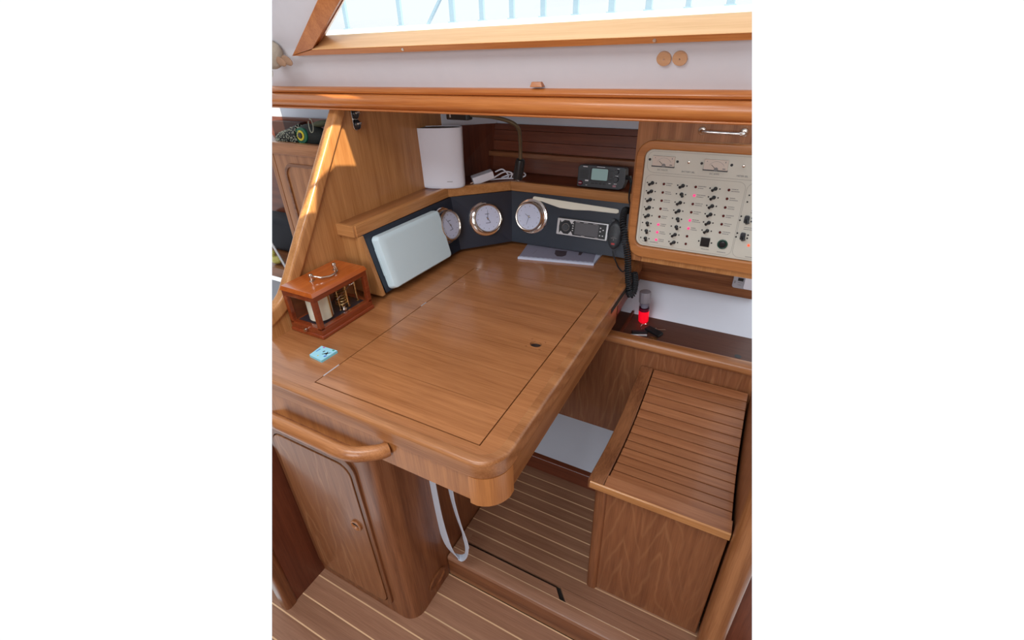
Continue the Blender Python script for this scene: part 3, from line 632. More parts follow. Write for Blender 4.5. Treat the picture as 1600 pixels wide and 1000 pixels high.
# local: x along the face (away from camera), y up the slope, z outwards
cvm = cm.copy(); cvm.translation = (Bt[0] + Bt[1]) / 2
cv = thing('instrument_cover', 'pale mint white plastic instrument cover on the left navy panel', 'cover', mtx=cvm)
def loc0(p): return cvm.inverted() @ Vector(p)
bm = B()
o1 = rrect(-0.178, 0.118, 0.004, 0.172, 0.014); o2 = rrect(-0.174, 0.115, 0.006, 0.169, 0.012); o3 = rrect(-0.150, 0.108, 0.010, 0.154, 0.010); 
levels = [(o1, 0.001), (o1, 0.012), (o2, 0.026), (o3, 0.032)]
prev = None
for o, z in levels:
    r = [bm.verts.new((x, yy, z)) for x, yy in o]
    if prev:
        for j in range(len(r)): bm.faces.new([prev[j], prev[(j + 1) % len(r)], r[(j + 1) % len(r)], r[j]])
    else: bm.faces.new(r[::-1])
    prev = r
bm.faces.new(prev); obj('shell', bm, M['mint'], cv, local=True, bevel=0.0015, seg=2, angle=35)
bm = B(); box(bm, -0.1795, -0.168, 0.05, 0.135, 0.001, 0.010); obj('edge_notch', bm, M['mint'], cv, local=True, bevel=0.001)

# ---- three gauges
def make_gauge(mtx, label, kind):
    g = thing('gauge', label, 'gauge', mtx=mtx, group='round chrome gauges on the navy panels')
    bm = B(); lathe(bm, [(0.064, 0.0), (0.0645, 0.003), (0.062, 0.006), (0.057, 0.007), (0.054, 0.007), (0.053, 0.010), (0.053, 0.024), (0.050, 0.0255)], n=48); obj('housing', bm, M['chrome'], g, local=True)
    bm = B(); lathe(bm, [(0.047, 0.024), (0.052, 0.024), (0.0535, 0.027), (0.053, 0.031), (0.050, 0.0335), (0.0475, 0.0325), (0.0455, 0.029), (0.0455, 0.026)], n=48); obj('bezel', bm, M['nickel'], g, local=True)
    bm = B(); lathe(bm, [(0.0458, 0.022), (0.0458, 0.0268), (0, 0.0268)], n=48); d = obj('dial', bm, M['dial'], g, local=True)
    bm = B()
    for i in range(12):
        a = 2 * PI * i / 12; s = 0.0028 if i % 3 else 0.004
        m = Matrix.Rotation(-a, 4, 'Z') @ Matrix.Translation((0, 0.0375, 0.0269)); b2 = B(); box(b2, -0.0008, 0.0008, -s / 2, s / 2, 0, 0.0002); b2.transform(m); join(bm, b2)
    if kind != 'clock':
        for yy, ww in ((0.016, 0.016), (-0.016, 0.018)): b2 = B(); box(b2, -ww / 2, ww / 2, yy - 0.001, yy + 0.001, 0.0268, 0.0271); join(bm, b2)
    obj('markings', bm, M['dialink'], d, local=True)
    ha = {'clock': (195, 300), 'barometer': (8, 150), 'thermometer': (-30, 160)}[kind]
    for a, (ln, wd) in zip(ha, ((0.030, 0.0010), (0.018, 0.0014))):
        bm = B(); prism(bm, [(-wd, -0.006), (wd, -0.006), (wd * 0.4, ln), (-wd * 0.4, ln)], 'z', 0.0275, 0.0280); bm.transform(Matrix.Rotation(-math.radians(a), 4, 'Z')); obj('hand', bm, M['dialink'], d, local=True)
    bm = B(); lathe(bm, [(0.0030, 0.027), (0.0028, 0.029), (0, 0.0295)], n=14); obj('spindle', bm, M['nickel'], d, local=True)
    bm = B(); lathe(bm, [(0.0458, 0.0300), (0.0458, 0.0308), (0, 0.0312)], n=48); obj('glass', bm, M['glass'], g, local=True)
    return g
def face_pt(i, x=None, y=None, z=0.88):
    """point on panel i at height z, given x (panels 1, 2) or y (panel 0)"""
    n = NRM[i]; p = Bt[i]
    if x is None: return Vector((p.x - (n.y * (y - p.y) + n.z * (z - p.z)) / n.x, y, z))
    return Vector((x, p.y - (n.x * (x - p.x) + n.z * (z - p.z)) / n.y, z))
make_gauge(frame_mtx(face_pt(2, x=-0.716, z=0.885), NRM[2]), 'round chrome clock gauge nearest the car stereo, on the right panel', 'clock')
make_gauge(frame_mtx(face_pt(1, x=-0.872, z=0.878), NRM[1]), 'round chrome barometer gauge in the middle, on the corner panel', 'barometer')
make_gauge(frame_mtx(face_pt(0, y=1.268, z=0.887), NRM[0]), 'round chrome gauge beside the pale cover, seen nearly edge on', 'thermometer')

# ---- cream wavy strip
f2 = frame_mtx(face_pt(2, x=-0.56, z=0.937), NRM[2])
bm = B(); top = [(-0.155, 0.0165), (-0.150, 0.019), (0.155, 0.0055), (0.162, 0.003)]
bot = [(0.163, -0.006), (0.155, -0.0095), (0.12, -0.0095), (0.06, -0.0095), (0.0, -0.0135), (-0.05, -0.0115), (-0.09, -0.003), (-0.12, 0.004), (-0.150, 0.0055), (-0.157, 0.009)]
prism(bm, top + bot, 'z', 0.0005, 0.006); bm.transform(f2)
tag(obj('curved_strip', bm, M['cream'], bevel=0.001, angle=50), 'cream plastic strip with a wavy lower edge under the shelf lip', 'strip')

# ---- car stereo
sm = frame_mtx(face_pt(2, x=-0.515, z=0.864), NRM[2]) @ Matrix.Rotation(math.radians(-0.5), 4, 'Z')
cr = thing('car_stereo', 'silver framed car stereo with knob and grey screen in navy panel', 'stereo', mtx=sm)
bm = B(); box(bm, -0.093, 0.105, -0.029, 0.032, 0.0005, 0.008); obj('chassis', bm, M['black'], cr, local=True, bevel=0.001)
bm = B(); prism(bm, rrect(-0.094, 0.092, -0.0285, 0.0285, 0.003), 'z', 0.006, 0.014); obj('faceplate', bm, M['silver'], cr, local=True, bevel=0.001)
bm = B(); prism(bm, [(-0.084, 0.024), (-0.078, 0.015), (-0.067, 0.024), (-0.050, 0.024), (-0.040, 0.012), (-0.032, 0.025), (0.086, 0.025), (0.086, -0.025), (-0.032, -0.025), (-0.040, -0.012), (-0.050, -0.024), (-0.067, -0.024), (-0.078, -0.015), (-0.084, -0.024), (-0.086, 0)], 'z', 0.0138, 0.0146); obj('bezel', bm, M['black'], cr, local=True)
bm = B(); lathe(bm, [(0.017, 0.0145), (0.0175, 0.018), (0.015, 0.020), (0.0125, 0.020), (0.0118, 0.0235), (0.010, 0.0245), (0, 0.0240)], Matrix.Translation((-0.0585, 0, 0)), 32); kb = obj('knob', bm, M['charcoal'], cr, local=True)
bm = B(); ring(bm, [(-0.0585 + 0.0128 * math.cos(2 * PI * i / 28), 0.0128 * math.sin(2 * PI * i / 28)) for i in range(28)], [(-0.0585 + 0.0112 * math.cos(2 * PI * i / 28), 0.0112 * math.sin(2 * PI * i / 28)) for i in range(28)], 'z', 0.0195, 0.0215); obj('knob_ring', bm, M['nickel'], kb, local=True)
bm = B(); box(bm, -0.026, 0.059, -0.021, 0.021, 0.0145, 0.0152); obj('screen', bm, M['screen'], cr, local=True)
for q in [(-0.034, 0.015), (-0.034, 0.007), (-0.034, -0.001), (-0.034, -0.009), (0.066, 0.012), (0.066, 0.0), (0.066, -0.014), (0.076, 0.006), (0.076, -0.014)]:
    bm = B(); box(bm, q[0] - 0.0022, q[0] + 0.0022, q[1] - 0.0016, q[1] + 0.0016, 0.0144, 0.0156); obj('button', bm, M['silver'], cr, local=True)
for q in (-0.018, 0.012, 0.046):
    bm = B(); box(bm, q - 0.008, q + 0.008, 0.0218, 0.0232, 0.0145, 0.0152); obj('chrome_dash', bm, M['chrome'], cr, local=True)
for q in (-0.05, 0.0, 0.05):
    bm = B(); box(bm, q, q + 0.012, -0.0242, -0.0228, 0.0145, 0.0151); obj('chrome_dash', bm, M['chrome'], cr, local=True)

# ---- fist microphone, on its clip
mm = frame_mtx(face_pt(2, x=-0.394, z=0.862), NRM[2])
mc = thing('fist_microphone', 'black fist microphone clipped right of the car stereo', 'microphone', mtx=mm)
bm = B(); box(bm, -0.018, 0.018, -0.01, 0.03, 0.0005, 0.012); obj('clip', bm, M['black'], mc, local=True, bevel=0.002)
o = [(0.026 * math.cos(a) * (1.0 if math.sin(a) > 0 else 0.86), 0.047 * math.sin(a) - (0.0 if math.sin(a) > 0 else 0.003)) for a in [2 * PI * i / 28 for i in range(28)]]
bm = B(); prev = None
for s, z in ((0.90, 0.012), (1.0, 0.018), (1.0, 0.028), (0.93, 0.036), (0.75, 0.039)):
    r = [bm.verts.new((x * s, yy * s, z)) for x, yy in o]
    if prev: [bm.faces.new([prev[j], prev[(j + 1) % 28], r[(j + 1) % 28], r[j]]) for j in range(28)]
    else: bm.faces.new(r[::-1])
    prev = r
bm.faces.new(prev); obj('body', bm, M['charcoal'], mc, local=True, angle=50)
for i in range(6):
    bm = B(); box(bm, -0.0125 + i * 0.0045, -0.0105 + i * 0.0045, 0.006, 0.028, 0.0385, 0.0402); obj('grille_rib', bm, M['black'], mc, local=True)
bm = B(); box(bm, -0.006, 0.006, -0.0335, -0.0275, 0.0370, 0.0395); obj('button', bm, M['red'], mc, local=True)
bm = B(); box(bm, -0.0085, 0.0085, -0.0400, -0.0370, 0.0345, 0.0360); obj('print', bm, M['silver'], mc, local=True)
bm = B()
for a, b, c, d in ((-0.010, 0.010, -0.012, -0.0105), (-0.005, 0.005, -0.008, -0.0068), (-0.001, 0.001, -0.019, -0.014)): box(bm, a, b, c, d, 0.0388, 0.0394)
obj('print', bm, M['ink'], mc, local=True)
for s in (-1, 1):
    bm = B(); box(bm, s * 0.012 - 0.006, s * 0.012 + 0.006, 0.042, 0.050, 0.018, 0.028); obj('key', bm, M['charcoal'], mc, local=True, bevel=0.001)
# coiled lead: hangs down past the table edge and comes back to the mic
bm = B()
def coil(bm, pts, R, pitch, r, ns=10):
    """helix round a smooth path"""
    P = [Vector(p) for p in pts]; q = []
    ext = [P[0] * 2 - P[1]] + P + [P[-1] * 2 - P[-2]]
    for i in range(1, len(ext) - 2):
        a, b, c, d = ext[i - 1:i + 3]
        for s in range(30):
            t = s / 30; q.append(0.5 * ((2 * b) + (c - a) * t + (2 * a - 5 * b + 4 * c - d) * t * t + (3 * b - a - 3 * c + d) * t ** 3))
    L = 0; out = []; u = Vector((1, 0, 0)); nxt = 0; step = pitch / ns
    for a, b in zip(q, q[1:]):
        seg = (b - a).length; t = (b - a).normalized(); u = (u - t * u.dot(t)).normalized(); v = t.cross(u)
        while nxt < L + seg:
            p = a + t * (nxt - L); ph = 2 * PI * nxt / pitch; out.append(p + (u * math.cos(ph) + v * math.sin(ph)) * R); nxt += step
        L += seg
    tube(bm, out, r, 6)
coil(bm, [(-0.352, 1.47, 0.955), (-0.350, 1.40, 0.975), (-0.338, 1.345, 0.955), (-0.322, 1.328, 0.91), (-0.309, 1.326, 0.86), (-0.301, 1.325, 0.80), (-0.293, 1.325, 0.745)], 0.0090, 0.0075, 0.0023)
coil(bm, [(-0.293, 1.325, 0.745), (-0.287, 1.330, 0.725), (-0.280, 1.34, 0.735), (-0.281, 1.348, 0.77), (-0.288, 1.35, 0.80)], 0.0088, 0.0058, 0.0026)
tag(obj('coiled_cord', bm, M['rubber'], angle=80), 'black coiled microphone cord hanging past the table edge', 'cord')
bm = B(); tube(bm, [(-0.392, 1.455, 0.815), (-0.385, 1.447, 0.80), (-0.375, 1.44, 0.788), (-0.352, 1.40, 0.782), (-0.330, 1.37, 0.785), (-0.318, 1.35, 0.80)], 0.0022, 8, smooth_pts=5)
tag(obj('microphone_lead', bm, M['rubber'], angle=80), 'thin smooth black lead below the fist microphone', 'cord')

# ---- booklet sliding under the console
nb = thing('spiral_booklet', 'white edged spiral booklet pushed under the navy panel', 'booklet', (-0.57, 1.45, DZ))
bm = B(); hexa(bm, [(-0.707, 1.353, DZ), (-0.440, 1.407, DZ), (-0.445, 1.56, DZ), (-0.70, 1.51, DZ), (-0.707, 1.353, DZ + 0.008), (-0.440, 1.407, DZ + 0.008), (-0.445, 1.56, DZ + 0.008), (-0.70, 1.51, DZ + 0.008)]); obj('pages', bm, M['paper'], nb, bevel=0.0008)
bm = B(); a, b = Vector((-0.707, 1.353, DZ + 0.0081)), Vector((-0.440, 1.407, DZ + 0.0081)); t = (b - a).normalized(); u = Vector((-t.y, t.x, 0)); L = (b - a).length
pts = []
N = 30
for i in range(N + 1):
    s = i / N; pts.append(tuple((a + t * (0.004 + s * (L - 0.008)) + u * (0.008 + 0.003 * (i % 2)))[:2]))
pts += [tuple((b - t * 0.004 + u * 0.148)[:2]), tuple((a + t * 0.004 + u * 0.148)[:2])]
prism(bm, pts, 'z', DZ + 0.008, DZ + 0.0086); obj('cover_sheet', bm, M['greyprint'], nb)
bm = B(); prism(bm, [tuple((a + t * (L * f) + u * g)[:2]) for f, g in ((0.44, 0.09), (0.455, 0.055), (0.50, 0.035), (0.57, 0.036), (0.61, 0.05), (0.60, 0.09))], 'z', DZ + 0.0086, DZ + 0.0090); obj('picture', bm, M['darkprint'], nb)
bm = B(); prism(bm, [tuple((a + t * (L * f) + u * g)[:2]) for f, g in ((0.76, 0.09), (0.765, 0.062), (0.80, 0.062), (0.81, 0.09))], 'z', DZ + 0.0086, DZ + 0.0090); obj('picture', bm, M['darkprint'], nb)
bm = B(); prism(bm, [tuple((a + t * (L * f) + u * g)[:2]) for f, g in ((0.17, 0.04), (0.175, 0.04), (0.20, 0.075), (0.195, 0.075))], 'z', DZ + 0.0086, DZ + 0.0090); obj('picture', bm, M['ink'], nb)

# ---- little light blue booklet on the desk
ft = thing('puzzle_booklet', 'tiny light blue booklet with printed shapes lying on the table', 'booklet', (-0.876, 0.61, DZ))
c = [Vector((-0.900, 0.588, DZ)), Vector((-0.853, 0.583, DZ)), Vector((-0.850, 0.632, DZ)), Vector((-0.904, 0.630, DZ))]
h = Vector((0, 0, 0.006))
bm = B(); hexa(bm, c + [p + h for p in c]); obj('pages', bm, M['cyanedge'], ft)
bm = B(); hexa(bm, [p + h for p in c] + [p + h * 1.15 for p in c]); obj('cover', bm, M['lightblue'], ft)
def fpt(s, t): return (c[0] * (1 - s) * (1 - t) + c[1] * s * (1 - t) + c[2] * s * t + c[3] * (1 - s) * t) + h * 1.15
def blob(name, m, pts):
    bm = B(); prism(bm, [tuple(fpt(*p)[:2]) for p in pts], 'z', DZ + 0.0069, DZ + 0.0072); obj(name, bm, M[m], ft)
blob('dot', 'magenta', [(0.22 + 0.07 * math.cos(i), 0.93 + 0.05 * math.sin(i)) for i in [k * PI / 4 for k in range(8)]])
blob('dot', 'green', [(0.83 + 0.07 * math.cos(i), 0.93 + 0.05 * math.sin(i)) for i in [k * PI / 4 for k in range(8)]])
blob('dot', 'yellow', [(0.48 + 0.04 * math.cos(i), 0.20 + 0.04 * math.sin(i)) for i in [k * PI / 4 for k in range(8)]])
blob('drawing', 'blue', [(0.80, 0.28), (0.90, 0.30), (0.92, 0.42), (0.86, 0.44), (0.80, 0.38)])
blob('drawing', 'black', [(0.44, 0.58), (0.50, 0.54), (0.53, 0.68), (0.47, 0.70)])
blob('drawing', 'black', [(0.62, 0.50), (0.84, 0.46), (0.80, 0.55), (0.90, 0.74), (0.76, 0.62), (0.66, 0.74), (0.70, 0.60)])
blob('drawing', 'black', [(0.58, 0.38), (0.70, 0.48), (0.66, 0.52), (0.56, 0.42)])
blob('lettering', 'blue', [(0.10, 0.42), (0.14, 0.42), (0.18, 0.72), (0.13, 0.72)])

# ---- barograph
bgm = Matrix.Translation((-0.989, 0.756, DZ))
bg = thing('barograph', 'red mahogany barograph case with glass sides and brass handle, at table left', 'barograph', mtx=bgm)
X0, X1, Y0, Y1, H = -0.0585, 0.0585, -0.095, 0.095, 0.132
bm = B(); box(bm, X0 - 0.003, X1 + 0.003, Y0 - 0.003, Y1 + 0.003, 0, 0.012); obj('plinth', bm, M['baro'], bg, local=True, bevel=0.003, seg=3)
bm = B(); box(bm, X0, X1, Y0, Y1, 0.012, 0.0245); obj('base', bm, M['baro'], bg, local=True, bevel=0.001)
for sx in (X0, X1 - 0.013):
    for sy in (Y0, Y1 - 0.013):
        bm = B(); box(bm, sx, sx + 0.013, sy, sy + 0.013, 0.026, 0.112); obj('corner_post', bm, M['baro'], bg, local=True, bevel=0.001)
bm = B(); ring(bm, [(X0, Y0), (X1, Y0), (X1, Y1), (X0, Y1)], [(X0 + 0.015, Y0 + 0.015), (X1 - 0.015, Y0 + 0.015), (X1 - 0.015, Y1 - 0.015), (X0 + 0.015, Y1 - 0.015)], 'z', 0.109, 0.124); obj('upper_rail', bm, M['baro'], bg, local=True, bevel=0.001)
bm = B(); ring(bm, [(X0, Y0), (X1, Y0), (X1, Y1), (X0, Y1)], [(X0 + 0.015, Y0 + 0.015), (X1 - 0.015, Y0 + 0.015), (X1 - 0.015, Y1 - 0.015), (X0 + 0.015, Y1 - 0.015)], 'z', 0.024, 0.031); obj('lower_rail', bm, M['baro'], bg, local=True, bevel=0.001)
bm = B(); box(bm, X0 + 0.004, X0 + 0.010, Y0 + 0.014, Y1 - 0.014, 0.030, 0.110); obj('back_panel', bm, M['dark_y'], bg, local=True)
bm = B(); hexa(bm, [(X0 - 0.002, Y0 - 0.003, 0.124), (X1 + 0.003, Y0 - 0.003, 0.124), (X1 + 0.003, Y1 + 0.003, 0.124), (X0 - 0.002, Y1 + 0.003, 0.124), (X0 + 0.002, Y0 + 0.001, 0.1355), (X1 - 0.002, Y0 + 0.001, 0.1355), (X1 - 0.002, Y1 - 0.001, 0.1355), (X0 + 0.002, Y1 - 0.001, 0.1355)]); obj('lid', bm, M['barotop'], bg, local=True, bevel=0.001)
for nm, a in (('glass_pane', (X1 - 0.006, X1 - 0.004, Y0 + 0.013, Y1 - 0.013)), ('glass_pane', (X0 + 0.013, X1 - 0.013, Y0 + 0.004, Y0 + 0.006)), ('glass_pane', (X0 + 0.013, X1 - 0.013, Y1 - 0.006, Y1 - 0.004))):
    bm = B(); box(bm, *a, 0.030, 0.112); obj(nm, bm, M['glass'], bg, local=True)
bm = B(); box(bm, X0 + 0.013, X1 - 0.013, Y0 + 0.013, Y1 - 0.013, 0.0246, 0.030); obj('inner_deck', bm, M['navy'], bg, local=True)
bm = B(); lathe(bm, [(0.031, 0.036), (0.031, 0.108), (0, 0.108)], Matrix.Translation((0.010, -0.046, 0)), 32); dm = obj('drum', bm, mat('drum_chart_paper', (0.72, 0.72, 0.58), 0.5), bg, local=True)
bm = B(); a = math.radians(20); cx, cy = 0.010 + 0.0315 * math.cos(a), -0.046 + 0.0315 * math.sin(a)
box(bm, -0.0008, 0.0014, -0.003, 0.003, 0.036, 0.109); bm.transform(Matrix.Translation((cx, cy, 0)) @ Matrix.Rotation(a, 4, 'Z')); obj('paper_clip', bm, M['brass'], dm, local=True)
for yy, x, r, z0, z1 in ((0.002, 0.030, 0.0016, 0.033, 0.105), (0.030, 0.034, 0.0026, 0.034, 0.108), (0.068, 0.030, 0.0024, 0.033, 0.095), (0.052, 0.0, 0.0022, 0.033, 0.090)):
    bm = B(); lathe(bm, [(r * 2, z0), (r * 2, z0 + 0.002), (r, z0 + 0.003), (r, z1), (r * 1.8, z1 + 0.001), (r * 1.8, z1 + 0.004), (0, z1 + 0.004)], Matrix.Translation((x, yy, 0)), 12); obj('pillar', bm, M['brass'], bg, local=True)
bm = B()
for i in range(6): lathe(bm, [(0.0, 0.045 + i * 0.0085), (0.014, 0.0455 + i * 0.0085), (0.0165, 0.048 + i * 0.0085), (0.014, 0.0505 + i * 0.0085), (0.0, 0.051 + i * 0.0085)], Matrix.Translation((0.020, 0.018, 0)), 20)
obj('aneroid_capsules', bm, M['brass'], bg, local=True)
bm = B(); box(bm, -0.002, 0.036, 0.010, 0.074, 0.098, 0.101); obj('bridge', bm, M['charcoal'], bg, local=True)
bm = B(); tube(bm, [(0.028, 0.060, 0.092), (0.038, 0.03, 0.088), (0.040, -0.01, 0.075)], 0.0009, 6); obj('pen_arm', bm, M['chrome'], bg, local=True)
bm = B(); lathe(bm, [(0.008, 0), (0.008, 0.004), (0.003, 0.006), (0.006, 0.012), (0, 0.014)], Matrix.Translation((0.036, 0.010, 0.033)), 14); obj('adjusting_screw', bm, M['chrome'], bg, local=True)
bm = B(); ball(bm, (0.034, 0.054, 0.094), 0.006, (1, 1.5, 0.7)); obj('counterweight', bm, M['chrome'], bg, local=True)
for yy in (-0.040, 0.040):
    bm = B(); lathe(bm, [(0.007, 0.136), (0.007, 0.1375), (0.0035, 0.139), (0.003, 0.146), (0.0055, 0.148), (0.0062, 0.152), (0.0045, 0.1565), (0, 0.158)], Matrix.Translation((0, yy, 0)), 16); obj('handle_knob', bm, M['nickel'], bg, local=True)
bm = B(); tube(bm, [(0, -0.040, 0.148), (0.006, -0.032, 0.147), (0.020, -0.022, 0.1425), (0.028, 0.0, 0.1405), (0.026, 0.022, 0.1425), (0.012, 0.036, 0.146), (0, 0.040, 0.148)], [0.0022, 0.003, 0.003, 0.0022], 10, smooth_pts=5); obj('handle', bm, M['nickel'], bg, local=True, angle=70)
bm = B(); lathe(bm, [(0.0025, 0), (0.0025, 0.003), (0.005, 0.005), (0.005, 0.009), (0, 0.010)], frame_mtx((0.004, Y0 - 0.001, 0.020), (0, -1, 0)), 14); obj('drawer_knob', bm, M['nickel'], bg, local=True)

# ================================================================== ON THE SHELF
rt = thing('router', 'white upright wireless router with slotted top in the shelf corner', 'router', mtx=Matrix.Translation((-1.0, 1.355, 0.9995)) @ Matrix.Rotation(math.radians(22), 4, 'Z'))
def stad(a, b, n=40, p=2.6):
    return [(a * math.copysign(abs(math.cos(t)) ** (2 / p), math.cos(t)), b * math.copysign(abs(math.sin(t)) ** (2 / p), math.sin(t))) for t in [2 * PI * i / n for i in range(n)]]
bm = B(); prev = None
for s, z in ((0.90, 0.0), (0.96, 0.003), (0.985, 0.010), (1.0, 0.10), (1.04, 0.200)):
    r = [bm.verts.new((x * s, yy * s, z)) for x, yy in stad(0.079, 0.030)]
    if prev: [bm.faces.new([prev[j], prev[(j + 1) % 40], r[(j + 1) % 40], r[j]]) for j in range(40)]
    else: bm.faces.new(r[::-1])
    prev = r
for s, z, sy in ((1.04, 0.200, 1.04), (1.02, 0.2010, 0.97), (0.99, 0.2005, 0.88), (0.97, 0.185, 0.86)):
    r = [bm.verts.new((x * s, yy * sy, z)) for x, yy in stad(0.079, 0.030)]
    [bm.faces.new([prev[j], prev[(j + 1) % 40], r[(j + 1) % 40], r[j]]) for j in range(40)]
    prev = r
bm.faces.new(prev); obj('shell', bm, M['white'], rt, local=True, angle=50)
bm = B(); prism(bm, stad(0.074, 0.0235), 'z', 0.1855, 0.1995); obj('inner_grille', bm, M['charcoal'], rt, local=True)
bm = B(); box(bm, 0.02, 0.04, -0.0305, -0.0293, 0.024, 0.0255); obj('print', bm, M['ink'], rt, local=True)

ad = thing('power_adapter', 'white power adapter lying beside the router', 'adapter', mtx=Matrix.Translation((-0.905, 1.475, 1.0)) @ Matrix.Rotation(math.radians(42), 4, 'Z') @ Matrix.Rotation(math.radians(-14), 4, 'Y'))
bm = B(); box(bm, -0.040, 0.040, -0.022, 0.022, 0.002, 0.030); obj('body', bm, M['white'], ad, local=True, bevel=0.003)
bm = B(); cyl(bm, (-0.040, -0.012, 0.012), (-1, 0, 0), 0.003, 0.012, 10); obj('prong', bm, M['chrome'], ad, local=True)
bm = B(); tube(bm, [(-0.872, 1.505, 1.03), (-0.850, 1.52, 1.038), (-0.832, 1.53, 1.02), (-0.836, 1.535, 1.006), (-0.86, 1.53, 1.004), (-0.83, 1.55, 1.015), (-0.79, 1.57, 1.02), (-0.775, 1.56, 1.012), (-0.80, 1.545, 1.005), (-0.85, 1.52, 1.004), (-0.885, 1.49, 1.004), (-0.87, 1.487, 1.012), (-0.84, 1.515, 1.03), (-0.815, 1.53, 1.025), (-0.82, 1.53, 1.006)], 0.0028, 8, smooth_pts=6)
tag(obj('white_cable', bm, M['white'], angle=70), 'tangled white cable beside the power adapter on the shelf', 'cable')

# VHF radio
rm_ = frame_mtx((-0.475, 1.536, 1.0), (0.03, -0.985, 0.17))
rd = thing('marine_radio', 'black marine radio with pale green display on the shelf', 'radio', mtx=rm_)
bm = B(); prism(bm, [(-0.083, 0.002), (-0.072, 0.001), (0.064, 0.001), (0.076, 0.006), (0.083, 0.03), (0.080, 0.068), (0.074, 0.074), (-0.076, 0.074), (-0.084, 0.066)], 'z', -0.035, 0.010); obj('body', bm, M['charcoal'], rd, local=True, bevel=0.003, seg=2)
bm = B(); prism(bm, rrect(-0.034, 0.022, 0.027, 0.064, 0.004), 'z', 0.0095, 0.0112); obj('screen', bm, M['lcd'], rd, local=True)
bm = B(); ring(bm, rrect(-0.038, 0.026, 0.022, 0.067, 0.005), rrect(-0.034, 0.022, 0.027, 0.064, 0.004), 'z', 0.0095, 0.0118); obj('screen_frame', bm, M['black'], rd, local=True)
for i in range(7):
    bm = B(); box(bm, -0.074, -0.046, 0.030 + i * 0.0042, 0.0322 + i * 0.0042, 0.0098, 0.0108); obj('grille_slot', bm, M['black'], rd, local=True)
for (x, yy), r, mname in (((0.052, 0.058), 0.007, 'charcoal'), ((0.052, 0.034), 0.009, 'charcoal'), ((-0.070, 0.014), 0.0075, 'redlens')):
    bm = B(); lathe(bm, [(r, 0.010), (r, 0.016), (r * 0.85, 0.018), (0, 0.018)], Matrix.Translation((x, yy, 0)), 20); obj('knob', bm, M[mname], rd, local=True)
for x, yy in ((0.034, 0.058), (0.034, 0.048), (0.034, 0.040), (0.034, 0.030), (-0.028, 0.016), (-0.014, 0.016), (0.0, 0.016), (0.014, 0.016)):
    bm = B(); box(bm, x - 0.0045, x + 0.0045, yy - 0.0028, yy + 0.0028, 0.0095, 0.0122); obj('button', bm, M['black'], rd, local=True, bevel=0.0006)
bm = B(); box(bm, 0.043, 0.054, 0.009, 0.015, 0.0095, 0.0122); obj('button', bm, mat('pink_grey_plastic', (0.38, 0.16, 0.20), 0.4), rd, local=True)
bm = B()
for a in ((-0.066, -0.050, 0.0665, 0.0695), (-0.018, 0.010, 0.0690, 0.0705), (-0.055, -0.043, 0.021, 0.0255), (-0.052, -0.046, 0.0075, 0.0090), (0.028, 0.036, 0.0185, 0.0200), (0.046, 0.056, 0.0185, 0.0200), (0.048, 0.058, 0.0445, 0.0455), (-0.075, -0.064, 0.014, 0.0155), (0.052, 0.060, 0.0670, 0.0685)): box(bm, *a, 0.0100 if a[0] != -0.075 else 0.018, 0.0108 if a[0] != -0.075 else 0.0186)
obj('print', bm, M['silver'], rd, local=True)
bm = B(); cyl(bm, (0.083, 0.042, -0.006), (1, 0.0, 0.3), 0.0075, 0.014, 14); obj('plug', bm, M['rubber'], rd, local=True)
bm = B(); tube(bm, [(-0.378, 1.527, 1.045), (-0.371, 1.522, 1.038), (-0.369, 1.52, 1.02), (-0.368, 1.507, 1.003), (-0.364, 1.495, 0.985), (-0.357, 1.49, 0.968), (-0.352, 1.485, 0.95)], [0.0045, 0.0028, 0.0024, 0.0024], 8, smooth_pts=5)
tag(obj('radio_cable', bm, M['rubber'], angle=70), 'short black cable dropping from the marine radio over the shelf lip', 'cable')

# gooseneck lamp from the deck underside
gl = thing('gooseneck_lamp', 'gooseneck chart lamp with black cylindrical head bending over the shelf', 'lamp', (-0.80, 1.2, 1.318))
bm = B(); prism(bm, rrect(-0.845, -0.768, 1.185, 1.215, 0.008), 'z', 1.248, 1.318); obj('base', bm, M['black'], gl, bevel=0.003)
bm = B(); box(bm, -0.829, -0.826, 1.183, 1.186, 1.255, 1.268); obj('switch', bm, M['silver'], gl)
bm = B(); tube(bm, [(-0.77, 1.20, 1.262), (-0.72, 1.24, 1.253), (-0.685, 1.28, 1.237), (-0.672, 1.31, 1.215), (-0.677, 1.33, 1.18), (-0.684, 1.345, 1.145), (-0.688, 1.35, 1.112)], 0.0058, 12, smooth_pts=8)
for v in bm.verts: pass
obj('gooseneck', bm, M['gooseneck'], gl, angle=70)
hd = Vector((-0.70, 1.352, 1.052)) - Vector((-0.686, 1.35, 1.118)); u, vv, kk = basis(hd); hm = Matrix((u, vv, kk)).transposed().to_4x4(); hm.translation = Vector((-0.686, 1.35, 1.118))
bm = B(); lathe(bm, [(0.007, 0.0), (0.0135, 0.002), (0.0155, 0.012), (0.0165, 0.060), (0.0155, 0.064), (0.011, 0.064), (0.010, 0.058), (0, 0.058)], hm, 24); lh = obj('lamp_head', bm, M['black'], gl)
bm = B(); lathe(bm, [(0.0095, 0.058), (0.0095, 0.067), (0.006, 0.070), (0, 0.070)], hm, 16); obj('bulb_holder', bm, M['nickel'], lh)

